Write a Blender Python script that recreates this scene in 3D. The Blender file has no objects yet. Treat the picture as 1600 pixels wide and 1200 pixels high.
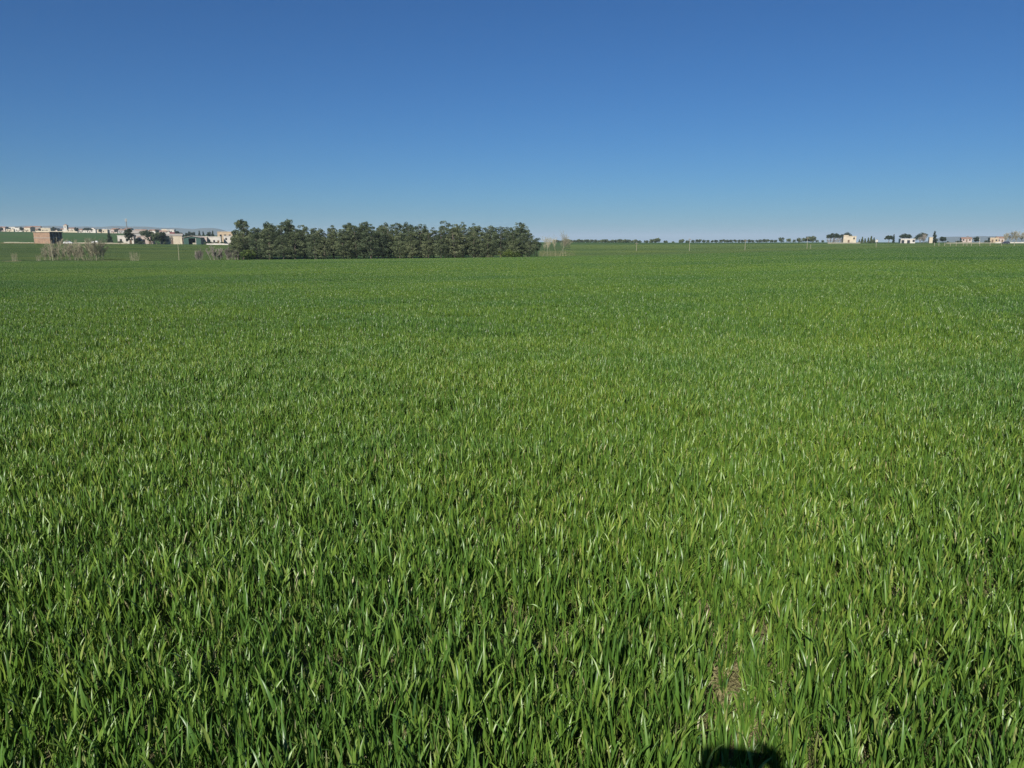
import bpy, math, random
import numpy as np
from mathutils import Vector, Matrix

R = math.radians
scene = bpy.context.scene
col = scene.collection

# ------------------------------------------------------------------ camera
CAM_Z = 1.55
PITCH = 10.76
cam_data = bpy.data.cameras.new('camera')
cam = bpy.data.objects.new('camera', cam_data)
col.objects.link(cam)
cam.location = (0, 0, CAM_Z)
cam.rotation_euler = (R(90 - PITCH), 0, 0)
cam_data.sensor_width = 36.0
cam_data.lens = 27.0
cam_data.clip_start = 0.01
cam_data.clip_end = 60000
scene.camera = cam

# ------------------------------------------------------------------ light
SUN_EL, SUN_AZ = 34.5, 198.7          # azimuth clockwise from +Y
world = bpy.data.worlds.new('World')
scene.world = world
world.use_nodes = True
wn = world.node_tree.nodes
wn.clear()
sky_tex = wn.new('ShaderNodeTexSky')
sky_tex.sky_type = 'NISHITA'
sky_tex.sun_disc = False
sky_tex.sun_elevation = R(SUN_EL)
sky_tex.sun_rotation = R(SUN_AZ)
sky_tex.altitude = 1500
sky_tex.air_density = 1.2
sky_tex.dust_density = 0.3
sky_tex.ozone_density = 10.0
bg = wn.new('ShaderNodeBackground')
bg.inputs['Strength'].default_value = 0.0505
wo = wn.new('ShaderNodeOutputWorld')
grade = wn.new('ShaderNodeVectorMath')
grade.operation = 'MULTIPLY'
grade.inputs[1].default_value = (.48, .745, .93)       # even white balance over the whole sky
world.node_tree.links.new(sky_tex.outputs['Color'], grade.inputs[0])
world.node_tree.links.new(grade.outputs[0], bg.inputs['Color'])
world.node_tree.links.new(bg.outputs['Background'], wo.inputs['Surface'])

sun_data = bpy.data.lights.new('sun', 'SUN')
sun_data.energy = 4.8
sun_data.angle = R(0.53)
sun_data.color = (1.0, 0.955, 0.88)
sun = bpy.data.objects.new('sun', sun_data)
col.objects.link(sun)
ce, se = math.cos(R(SUN_EL)), math.sin(R(SUN_EL))
to_sun = Vector((math.sin(R(SUN_AZ)) * ce, math.cos(R(SUN_AZ)) * ce, se))
sun.rotation_euler = to_sun.to_track_quat('Z', 'Y').to_euler()
sun.location = to_sun * 50

vs = scene.view_settings
scene.display_settings.display_device = 'sRGB'
vs.view_transform = 'Standard'
vs.look = 'None'
vs.exposure = 0.5
vs.gamma = 1.0
vs.use_curve_mapping = False
cy = scene.cycles
cy.max_bounces = 6
cy.diffuse_bounces = 4
cy.glossy_bounces = 2
cy.transmission_bounces = 4
cy.transparent_max_bounces = 4
cy.volume_bounces = 0
cy.use_denoising = True
cy.denoiser = 'OPENIMAGEDENOISE'
cy.denoising_input_passes = 'RGB_ALBEDO_NORMAL'
cy.denoising_prefilter = 'NONE'
cy.caustics_reflective = False
cy.caustics_refractive = False

# ------------------------------------------------------------------ helpers
def tag(o, label=None, cat=None, group=None, kind=None):
    if label: o['label'] = label
    if cat: o['category'] = cat
    if group: o['group'] = group
    if kind: o['kind'] = kind
    return o

def empty(name, loc, rz=0.0, sc=1.0):
    o = bpy.data.objects.new(name, None)
    o.location = loc
    o.rotation_euler = (0, 0, rz)
    o.scale = (sc, sc, sc) if not isinstance(sc, (tuple, list)) else sc
    o.empty_display_size = 0.2
    col.objects.link(o)
    return o

def link(name, me, parent=None):
    o = bpy.data.objects.new(name, me)
    o.parent = parent
    col.objects.link(o)
    return o

def copy_tree(o, parent=None):
    c = o.copy()
    col.objects.link(c)
    c.parent = parent
    for ch in list(o.children):
        if ch is not c:
            copy_tree(ch, c)
    return c

class MB:
    """collects shapes into one mesh"""
    def __init__(self):
        self.v, self.f, self.m = [], [], []
        self.cur = 0
    def face(self, pts):
        n = len(self.v)
        self.v += [tuple(p) for p in pts]
        self.f.append(tuple(range(n, n + len(pts))))
        self.m.append(self.cur)
        return self
    def hexa(self, p):                     # p: 4 bottom ccw, 4 top ccw
        n = len(self.v)
        self.v += [tuple(q) for q in p]
        for q in ((3, 2, 1, 0), (4, 5, 6, 7), (0, 1, 5, 4), (1, 2, 6, 5), (2, 3, 7, 6), (3, 0, 4, 7)):
            self.f.append(tuple(n + i for i in q))
            self.m.append(self.cur)
        return self
    def box(self, x0, x1, y0, y1, z0, z1):
        return self.hexa([(x0, y0, z0), (x1, y0, z0), (x1, y1, z0), (x0, y1, z0),
                          (x0, y0, z1), (x1, y0, z1), (x1, y1, z1), (x0, y1, z1)])
    def tube(self, pts, rad, n=6, cap=True):
        pts = [Vector(p) for p in pts]
        base = len(self.v)
        for i, p in enumerate(pts):
            a = pts[min(i + 1, len(pts) - 1)] - pts[max(i - 1, 0)]
            if a.length < 1e-6: a = Vector((0, 0, 1))
            a.normalize()
            u = a.cross(Vector((0, 1, 0)) if abs(a.y) < .9 else Vector((1, 0, 0))).normalized()
            w = a.cross(u)
            for k in range(n):
                t = 2 * math.pi * k / n
                self.v.append(tuple(p + (u * math.cos(t) + w * math.sin(t)) * rad[i]))
        for i in range(len(pts) - 1):
            for k in range(n):
                a, b = base + i * n + k, base + i * n + (k + 1) % n
                self.f.append((a, b, b + n, a + n))
                self.m.append(self.cur)
        if cap:
            self.f.append(tuple(base + (len(pts) - 1) * n + k for k in range(n)))
            self.m.append(self.cur)
            self.f.append(tuple(base + n - 1 - k for k in range(n)))
            self.m.append(self.cur)
        return self
    def prism(self, prof, y0, y1):         # profile in xz, ccw seen from -y
        n = len(self.v)
        k = len(prof)
        self.v += [(x, y0, z) for x, z in prof] + [(x, y1, z) for x, z in prof]
        self.f.append(tuple(range(n, n + k)))
        self.f.append(tuple(n + 2 * k - 1 - i for i in range(k)))
        for i in range(k):
            j = (i + 1) % k
            self.f.append((n + j, n + i, n + k + i, n + k + j))
        self.m += [self.cur] * (k + 2)
        return self
    def mesh(self, name, mats, smooth=False):
        me = bpy.data.meshes.new(name)
        me.from_pydata(self.v, [], self.f)
        if not isinstance(mats, (list, tuple)): mats = [mats]
        for m in mats: me.materials.append(m)
        if any(self.m): me.polygons.foreach_set('material_index', self.m)
        if smooth: me.polygons.foreach_set('use_smooth', [True] * len(me.polygons))
        me.update()
        return me
    def build(self, name, mats, parent=None, smooth=False):
        return link(name, self.mesh(name, mats, smooth), parent)

def np_mesh(name, verts, faces, mat, attrs=None, smooth=False, nper=4):
    """verts (N,3) faces (M,nper) numpy -> mesh"""
    me = bpy.data.meshes.new(name)
    verts = np.ascontiguousarray(verts, np.float32)
    faces = np.ascontiguousarray(faces, np.int32)
    me.vertices.add(len(verts))
    me.vertices.foreach_set('co', verts.ravel())
    me.loops.add(faces.size)
    me.loops.foreach_set('vertex_index', faces.ravel())
    me.polygons.add(len(faces))
    me.polygons.foreach_set('loop_start', np.arange(0, faces.size, nper, dtype=np.int32))
    me.polygons.foreach_set('loop_total', np.full(len(faces), nper, np.int32))
    if smooth: me.polygons.foreach_set('use_smooth', np.ones(len(faces), bool))
    for k, a in (attrs or {}).items():
        at = me.attributes.new(k, 'FLOAT', 'POINT')
        at.data.foreach_set('value', np.ascontiguousarray(a, np.float32))
    if mat: me.materials.append(mat)
    me.update(calc_edges=True)
    return me

_ph = np.random.RandomState(5)
_waves = [(_ph.uniform(0, 2 * math.pi), _ph.uniform(0, 2 * math.pi), _ph.uniform(.6, 1.7)) for _ in range(14)]
def wob(x, y, s):
    """smooth noise about -1..1 with features about s metres across"""
    r = 0
    for a, p, k in _waves:
        r = r + np.sin((x * math.cos(a) + y * math.sin(a)) * 2 * math.pi / s * k * .5 + p)
    return r / 5.0

_ONES = 'first second third fourth fifth sixth seventh eighth ninth tenth eleventh twelfth thirteenth fourteenth fifteenth sixteenth seventeenth eighteenth nineteenth'.split()
def ordinal(n):
    if n < 20: return _ONES[n - 1]
    t = {2: 'twent', 3: 'thirt', 4: 'fort', 5: 'fift'}[n // 10]
    return t + 'ieth' if n % 10 == 0 else t + 'y-' + _ONES[n % 10 - 1]

# ------------------------------------------------------------------ materials
def new_mat(name):
    m = bpy.data.materials.new(name)
    m.use_nodes = True
    nt = m.node_tree
    nt.nodes.clear()
    out = nt.nodes.new('ShaderNodeOutputMaterial')
    return m, nt, out

def N(nt, t, **kw):
    n = nt.nodes.new(t)
    for k, v in kw.items():
        if k in n.inputs: n.inputs[k].default_value = v
        else: setattr(n, k, v)
    return n

def noise(nt, vec, scale, detail=4, rough=.55):
    n = N(nt, 'ShaderNodeTexNoise')
    n.inputs['Scale'].default_value = scale
    n.inputs['Detail'].default_value = detail
    n.inputs['Roughness'].default_value = rough
    nt.links.new(vec, n.inputs['Vector'])
    return n.outputs['Fac']

def ramp(nt, fac, stops):
    r = N(nt, 'ShaderNodeValToRGB')
    el = r.color_ramp.elements
    while len(el) < len(stops): el.new(.5)
    for e, (p, c) in zip(el, stops):
        e.position = p
        e.color = (*c, 1)
    nt.links.new(fac, r.inputs['Fac'])
    return r.outputs['Color']

def mix(nt, fac, a, b, mode='MIX'):
    m = N(nt, 'ShaderNodeMix', data_type='RGBA', blend_type=mode)
    for s, v in ((m.inputs['Factor'], fac), (m.inputs[6], a), (m.inputs[7], b)):
        if isinstance(v, (int, float)): s.default_value = v
        elif isinstance(v, tuple): s.default_value = (*v, 1)
        else: nt.links.new(v, s)
    return m.outputs[2]

def plain(name, colr, rough=.85, var=.25, scale=1.2, spec=.3, bump=0.0, dirt=None):
    """rough painted or mineral surface with uneven tone"""
    m, nt, out = new_mat(name)
    b = N(nt, 'ShaderNodeBsdfPrincipled')
    tc = N(nt, 'ShaderNodeTexCoord')
    f = noise(nt, tc.outputs['Object'], scale, 5, .6)
    d = tuple(c * (1 - var) for c in colr) if dirt is None else dirt
    c = ramp(nt, f, [(.3, d), (.7, colr)])
    nt.links.new(c, b.inputs['Base Color'])
    b.inputs['Roughness'].default_value = rough
    b.inputs['Specular IOR Level'].default_value = spec
    if bump:
        bp = N(nt, 'ShaderNodeBump')
        bp.inputs['Strength'].default_value = bump
        bp.inputs['Distance'].default_value = .03
        nt.links.new(noise(nt, tc.outputs['Object'], scale * 8, 4), bp.inputs['Height'])
        nt.links.new(bp.outputs['Normal'], b.inputs['Normal'])
    nt.links.new(b.outputs['BSDF'], out.inputs['Surface'])
    return m

def leaf_mat(name, stops, trans=.3, rough=.5, gloss=.25, pos_stops=None, attr='tint', pos_scale=.2, broad=None, each=None, drift=None):
    """leaf tissue: diffuse + translucent + waxy coat; hue from a per-leaf value and slow drift over the ground"""
    m, nt, out = new_mat(name)
    at = N(nt, 'ShaderNodeAttribute', attribute_name=attr)
    c = ramp(nt, at.outputs['Fac'], stops)
    if pos_stops:
        g = N(nt, 'ShaderNodeNewGeometry')
        mp = N(nt, 'ShaderNodeMapping')
        mp.inputs['Scale'].default_value = (1, 1, 0)
        nt.links.new(g.outputs['Position'], mp.inputs['Vector'])
        f = noise(nt, mp.outputs['Vector'], pos_scale, 5, .6)
        c = mix(nt, 1.0, c, ramp(nt, f, pos_stops), 'MULTIPLY')
        if broad:
            mp = N(nt, 'ShaderNodeMapping')
            mp.inputs['Scale'].default_value = (broad[0], broad[1], 0)
            mp.inputs['Rotation'].default_value = (0, 0, R(12))
            mp.inputs['Location'].default_value = (3.3, 1.7, 0)
            nt.links.new(g.outputs['Position'], mp.inputs['Vector'])
            f = noise(nt, mp.outputs['Vector'], 1.0, 3, .55)
            c = mix(nt, 1.0, c, ramp(nt, f, broad[2]), 'MULTIPLY')
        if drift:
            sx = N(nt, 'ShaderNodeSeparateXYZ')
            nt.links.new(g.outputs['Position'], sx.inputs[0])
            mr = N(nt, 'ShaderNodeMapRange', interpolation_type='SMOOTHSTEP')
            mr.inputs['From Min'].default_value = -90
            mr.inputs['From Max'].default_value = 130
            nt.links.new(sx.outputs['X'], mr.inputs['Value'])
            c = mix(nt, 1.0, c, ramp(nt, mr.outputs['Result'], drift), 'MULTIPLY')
    if each:
        oi = N(nt, 'ShaderNodeObjectInfo')
        c = mix(nt, 1.0, c, ramp(nt, oi.outputs['Random'], each), 'MULTIPLY')
    b = N(nt, 'ShaderNodeBsdfPrincipled')
    b.inputs['Roughness'].default_value = rough
    b.inputs['Specular IOR Level'].default_value = gloss
    nt.links.new(c, b.inputs['Base Color'])
    t = N(nt, 'ShaderNodeBsdfTranslucent')
    nt.links.new(mix(nt, 1.0, c, (1.0, 1.0, .55), 'MULTIPLY'), t.inputs['Color'])
    mx = N(nt, 'ShaderNodeMixShader')
    mx.inputs['Fac'].default_value = trans
    nt.links.new(b.outputs['BSDF'], mx.inputs[1])
    nt.links.new(t.outputs['BSDF'], mx.inputs[2])
    nt.links.new(mx.outputs['Shader'], out.inputs['Surface'])
    return m

WHEAT_POS = [(.36, (.80, .90, 1.08)), (.5, (1.0, 1.0, 1.0)), (.64, (1.13, 1.06, .93))]
WHEAT_BROAD = (.016, .05, [(.36, (.72, .82, .95)), (.5, (.94, .97, 1)), (.64, (1.06, 1.03, .98))])
WHEAT = [(.0, (.034, .088, .018)), (.45, (.104, .194, .025)), (.80, (.182, .266, .038)), (.90, (.26, .30, .07)), (.96, (.29, .28, .10)), (1.0, (.40, .37, .18))]
M = {}
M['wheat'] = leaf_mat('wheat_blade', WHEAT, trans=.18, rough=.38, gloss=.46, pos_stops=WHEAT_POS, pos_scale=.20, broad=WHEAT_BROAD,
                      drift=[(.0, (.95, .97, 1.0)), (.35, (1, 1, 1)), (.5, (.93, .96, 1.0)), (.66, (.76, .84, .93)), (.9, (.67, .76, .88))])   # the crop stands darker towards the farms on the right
M['crop'] = leaf_mat('young_crop', [(0, (.068, .120, .040)), (.8, (.115, .180, .052)), (1, (.18, .19, .07))], trans=.2, rough=.5, gloss=.3,
                     pos_stops=[(.35, (.9, .95, 1.0)), (.65, (1.15, 1.05, .9))], pos_scale=.05,
                     broad=(.004, .035, [(.38, (.80, .84, .85)), (.5, (1, 1, 1)), (.60, (1.22, 1.12, 1.0))]))
M['pine'] = leaf_mat('pine_needles', [(0, (.026, .038, .019)), (.5, (.074, .094, .045)), (1, (.155, .175, .095))], trans=.1, rough=.6, gloss=.2,
                     each=[(0, (.72, .82, .80)), (.35, (.95, 1.0, .95)), (.7, (1.05, 1.08, .95)), (1, (1.18, 1.16, 1.08))])
M['pine_dark'] = leaf_mat('dark_needles', [(0, (.012, .022, .012)), (.5, (.028, .044, .020)), (1, (.05, .07, .032))], trans=.1, rough=.6, gloss=.2)
M['olive'] = leaf_mat('olive_leaves', [(0, (.035, .050, .028)), (.5, (.065, .088, .045)), (1, (.11, .13, .075))], trans=.12, rough=.6, gloss=.2)
M['bush'] = leaf_mat('bush_leaves', [(0, (.04, .075, .015)), (.5, (.09, .13, .025)), (1, (.17, .20, .04))], trans=.25, rough=.5, gloss=.3)
M['bark'] = plain('bark', (.20, .165, .13), .95, .5, 3)
M['pale_bark'] = plain('pale_bark', (.40, .37, .25), .95, .35, 3)
M['twig'] = plain('twigs', (.34, .31, .21), .95, .4, 2)
M['grey_twig'] = plain('grey_twigs', (.28, .25, .21), .95, .4, 2)
M['litter'] = leaf_mat('dead_leaves', [(0, (.12, .13, .05)), (1, (.30, .26, .13))], trans=.15, rough=.7, gloss=.1)
M['dry'] = leaf_mat('dry_stalks', [(0, (.22, .20, .09)), (1, (.42, .36, .20))], trans=.2, rough=.7, gloss=.1)

def soil_mat():
    m, nt, out = new_mat('soil')
    g = N(nt, 'ShaderNodeNewGeometry')
    f = noise(nt, g.outputs['Position'], 14, 8, .65)
    c = ramp(nt, f, [(.3, (.10, .088, .042)), (.5, (.22, .19, .10)), (.72, (.34, .31, .17))])
    b = N(nt, 'ShaderNodeBsdfPrincipled')
    b.inputs['Roughness'].default_value = .95
    b.inputs['Specular IOR Level'].default_value = .1
    bp = N(nt, 'ShaderNodeBump')
    bp.inputs['Strength'].default_value = 1.0
    bp.inputs['Distance'].default_value = .04
    nt.links.new(f, bp.inputs['Height'])
    nt.links.new(bp.outputs['Normal'], b.inputs['Normal'])
    nt.links.new(c, b.inputs['Base Color'])
    nt.links.new(b.outputs['BSDF'], out.inputs['Surface'])
    return m
M['soil'] = soil_mat()

def land_mat():
    """far fields: strips of young crop, rough grass and some dry ground"""
    m, nt, out = new_mat('far_fields')
    g = N(nt, 'ShaderNodeNewGeometry')
    mp = N(nt, 'ShaderNodeMapping')
    mp.inputs['Scale'].default_value = (.35, 1, 0)
    nt.links.new(g.outputs['Position'], mp.inputs['Vector'])
    big = noise(nt, mp.outputs['Vector'], .0045, 3, .5)
    fine = noise(nt, g.outputs['Position'], .35, 6, .65)
    c1 = ramp(nt, big, [(.36, (.062, .095, .034)), (.50, (.052, .102, .026)), (.60, (.075, .105, .036)), (.72, (.12, .115, .055))])
    c2 = ramp(nt, fine, [(.3, (.75, .78, .75)), (.7, (1.2, 1.18, 1.1))])
    c = mix(nt, 1.0, c1, c2, 'MULTIPLY')
    b = N(nt, 'ShaderNodeBsdfPrincipled')
    b.inputs['Roughness'].default_value = .9
    b.inputs['Specular IOR Level'].default_value = .1
    bp = N(nt, 'ShaderNodeBump')
    bp.inputs['Strength'].default_value = .6
    bp.inputs['Distance'].default_value = .3
    nt.links.new(fine, bp.inputs['Height'])
    nt.links.new(bp.outputs['Normal'], b.inputs['Normal'])
    nt.links.new(c, b.inputs['Base Color'])
    nt.links.new(b.outputs['BSDF'], out.inputs['Surface'])
    return m
M['land'] = land_mat()
M['hill'] = plain('hill_scrub', (.10, .11, .08), .95, .4, .002, .05)

# ------------------------------------------------------------------ terrain
# height along rays from the viewpoint: azimuth (deg, clockwise from +Y) x distance
_AZ = [-180, -75, -52, -33.7, -27, -20.1, -5, 2.4, 14.0, 20.6, 33.7, 52, 75, 180]
_D = [0.5, 60, 130, 200, 216, 262, 278, 310, 390, 500, 620, 900, 1100, 1600, 3000, 8000, 26000]
_s = {-180: .008, -75: .014, -52: .018, -33.7: .0200, -27: .0200, -20.1: .0195, -5: .0185, 2.4: .0165, 14: .0129, 20.6: .0089, 33.7: .0045, 52: .003, 75: .003, 180: .008}
_far = {  # z at d = 216 .. 26000 beyond the field edge
    -180: [-1.7, -2, -2, -2, -2, -2, -2, -2, -2, -3, -12, -55, -170],
    -75: [-3.2, -3.5, -3.5, -3.3, -2.5, -1.5, 0, 3, 4, 3, -12, -55, -170],
    -52: [-3.9, -3.9, -3.8, -3.5, -2.0, -.8, 1.2, 7.5, 9, 8.5, -12, -55, -170],
    -33.7: [-4.3, -4.0, -3.9, -3.6, -1.9, -.5, 1.6, 8.3, 9.6, 9.3, -12, -55, -170],
    -27: [-4.3, -4.0, -3.8, -3.5, -1.9, -.6, 1.2, 6.6, 8.0, 8, -12, -55, -170],
    -20.1: [-4.2, -3.7, -3.6, -3.3, -1.9, -1.2, -.2, 3.6, 4.2, 4, -12, -55, -170],
    -5: [-4.0, -3.8, -3.7, -3.5, -2.6, -2.0, -1.2, 0, .4, 0, -12, -55, -170],
    2.4: [-3.8, -3.5, -3.4, -3.1, -2.6, -2.1, -1.6, -4.2, -6.5, -12, -26, -60, -170],
    14.0: [-2.8, -3.9, -3.7, -3.1, -2.7, -2.2, -1.9, -4.2, -6.5, -12, -26, -60, -170],
    20.6: [-1.93, -2.35, -2.7, -2.3, -2.0, -1.75, -1.25, -4.2, -6.5, -12, -26, -60, -170],
    33.7: [-.97, -1.15, -1.25, -1.40, -1.55, -1.75, -1.25, -2.8, -3.6, -6, -14, -55, -170],
    52: [-.65, -.8, -.85, -.95, -1.2, -1.75, -1.25, -2.8, -3.6, -6, -14, -55, -170],
    75: [-.65, -.8, -.85, -.95, -1.2, -1.5, -2, -2.8, -3.6, -6, -14, -55, -170],
    180: [-1.7, -2, -2, -2, -2, -2, -2, -2, -2, -3, -12, -55, -170]}
_tab = np.array([[-_s[a] * d for d in _D[:4]] + _far[a] for a in _AZ])
_GA = np.linspace(-180, 180, 361)
_GL = np.linspace(math.log(.5), math.log(26000), 420)
_t1 = np.array([np.interp(_GL, np.log(_D), row) for row in _tab])
# near part must be linear in distance, not in log distance
for i, a in enumerate(_AZ):
    dd = np.exp(_GL)
    _t1[i] = np.where(dd <= 200, -_s[a] * dd, _t1[i])
_t2 = np.array([np.interp(_GA, _AZ, _t1[:, j]) for j in range(len(_GL))]).T
def _blur(a, k, axis):
    w = np.exp(-.5 * (np.arange(-3 * k, 3 * k + 1) / k) ** 2)
    w /= w.sum()
    pad = [(0, 0), (0, 0)]
    pad[axis] = (3 * k, 3 * k)
    b = np.pad(a, pad, mode='edge')
    out = np.zeros_like(a)
    for i, q in enumerate(w):
        sl = [slice(None), slice(None)]
        sl[axis] = slice(i, i + a.shape[axis])
        out += q * b[tuple(sl)]
    return out
_ZT = _blur(_blur(_t2, 2, 1), 4, 0)

def ground_z(x, y):
    x = np.asarray(x, float)
    y = np.asarray(y, float)
    d = np.maximum(np.hypot(x, y), .5)
    az = np.degrees(np.arctan2(x, y))
    fi = np.clip((az + 180), 0, 359.999)
    fj = np.clip((np.log(d) - _GL[0]) / (_GL[1] - _GL[0]), 0, len(_GL) - 1.001)
    i = fi.astype(int)
    j = fj.astype(int)
    a, b = fi - i, fj - j
    z = (_ZT[i, j] * (1 - a) * (1 - b) + _ZT[i + 1, j] * a * (1 - b) + _ZT[i, j + 1] * (1 - a) * b + _ZT[i + 1, j + 1] * a * b)
    return z * np.clip((d - .2) / 2, 0, 1)

def gz(x, y):
    return float(ground_z(x, y))

def spot(px, d, dz=0.0):
    """ground point seen in photo column px at depth d"""
    x = (px - 800) / 1200 * d * math.cos(R(PITCH))
    return Vector((x, d, gz(x, d) + dz))

# edge of the wheat field: depth (y) as a function of u = x / y
_EU = [-3, -.667, -.367, .0417, .25, .375, .667, 3]
_ED = [165, 190, 195, 200, 222, 250, 292, 320]
def edge_depth(u):
    return np.interp(u, _EU, _ED)

def build_ground():
    rings = np.concatenate([[.6], np.geomspace(1.2, 26000, 230)])
    az = np.concatenate([np.arange(-180, -60, 4), np.arange(-60, 60, .75), np.arange(60, 180.1, 4)])
    az = np.radians(az[:-1])
    A, D = np.meshgrid(az, rings)
    X, Y = D * np.sin(A), D * np.cos(A)
    Z = ground_z(X, Y)
    near = np.clip(1 - D / 25, 0, 1)
    Z = Z + near * .012 * wob(X, Y, .5)
    nr, na = X.shape
    V = np.stack([X.ravel(), Y.ravel(), Z.ravel()], 1)
    V = np.vstack([V, [[0, 0, 0]]])
    i, j = np.meshgrid(np.arange(nr - 1), np.arange(na), indexing='ij')
    a = i * na + j
    b = i * na + (j + 1) % na
    F = np.stack([a, a + na, b + na, b], -1).reshape(-1, 4)
    me = np_mesh('ground', V, F, M['soil'])
    me.materials.append(M['land'])
    cx, cyy = X[:-1].ravel(), Y[:-1].ravel()
    u = cx / np.where(np.abs(cyy) < 1e-3, 1e-3, cyy)
    far = np.where(cyy > 0, cyy > edge_depth(u) - 2, np.hypot(cx, cyy) > 120)
    me.polygons.foreach_set('material_index', far.astype(np.int32))
    me.polygons.foreach_set('use_smooth', np.ones(len(F), bool))
    o = link('ground', me)
    tag(o, 'soil and rolling green farmland stretching to the horizon', None, None, 'structure')
build_ground()

def ridge(px0, px1, d, rows, label, name='hills'):
    """a low far range: crest given as photo rows"""
    n = 60
    px = np.linspace(px0, px1, n)
    r = np.interp(px, [p for p, _ in rows], [q for _, q in rows]) + .35 * np.sin(px * .13) + .25 * np.sin(px * .31 + 1)
    x = (px - 800) / 1200 * d * math.cos(R(PITCH))
    top = CAM_Z + (372 - r) / 1200 * d
    base = -70
    prof = [(-.25, 0), (-.1, .55), (0, 1), (.12, .6), (.3, 0)]
    V = []
    for i in range(n):
        e = min(1, min(i, n - 1 - i) / 6)
        for dy, h in prof:
            V.append((x[i] * (1 + dy * .5), d * (1 + dy * .5), base + (top[i] - base) * h * e))
    k = len(prof)
    F = [(i * k + j, (i + 1) * k + j, (i + 1) * k + j + 1, i * k + j + 1) for i in range(n - 1) for j in range(k - 1)]
    o = link(name, np_mesh(name, np.array(V), np.array(F), M['hill'], smooth=True))
    tag(o, label, None, None, 'structure')
ridge(-400, 430, 6000, [(-400, 353), (0, 354.5), (60, 353.5), (140, 355), (200, 354), (300, 358), (330, 357), (430, 363)], 'faint blue hills behind the far town')
ridge(1400, 2100, 5500, [(1400, 373), (1470, 370.5), (1540, 369.3), (1600, 368.5), (2100, 367)], 'low blue ridge behind the white farm buildings')

# ------------------------------------------------------------------ wheat
rs = np.random.RandomState(11)

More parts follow.
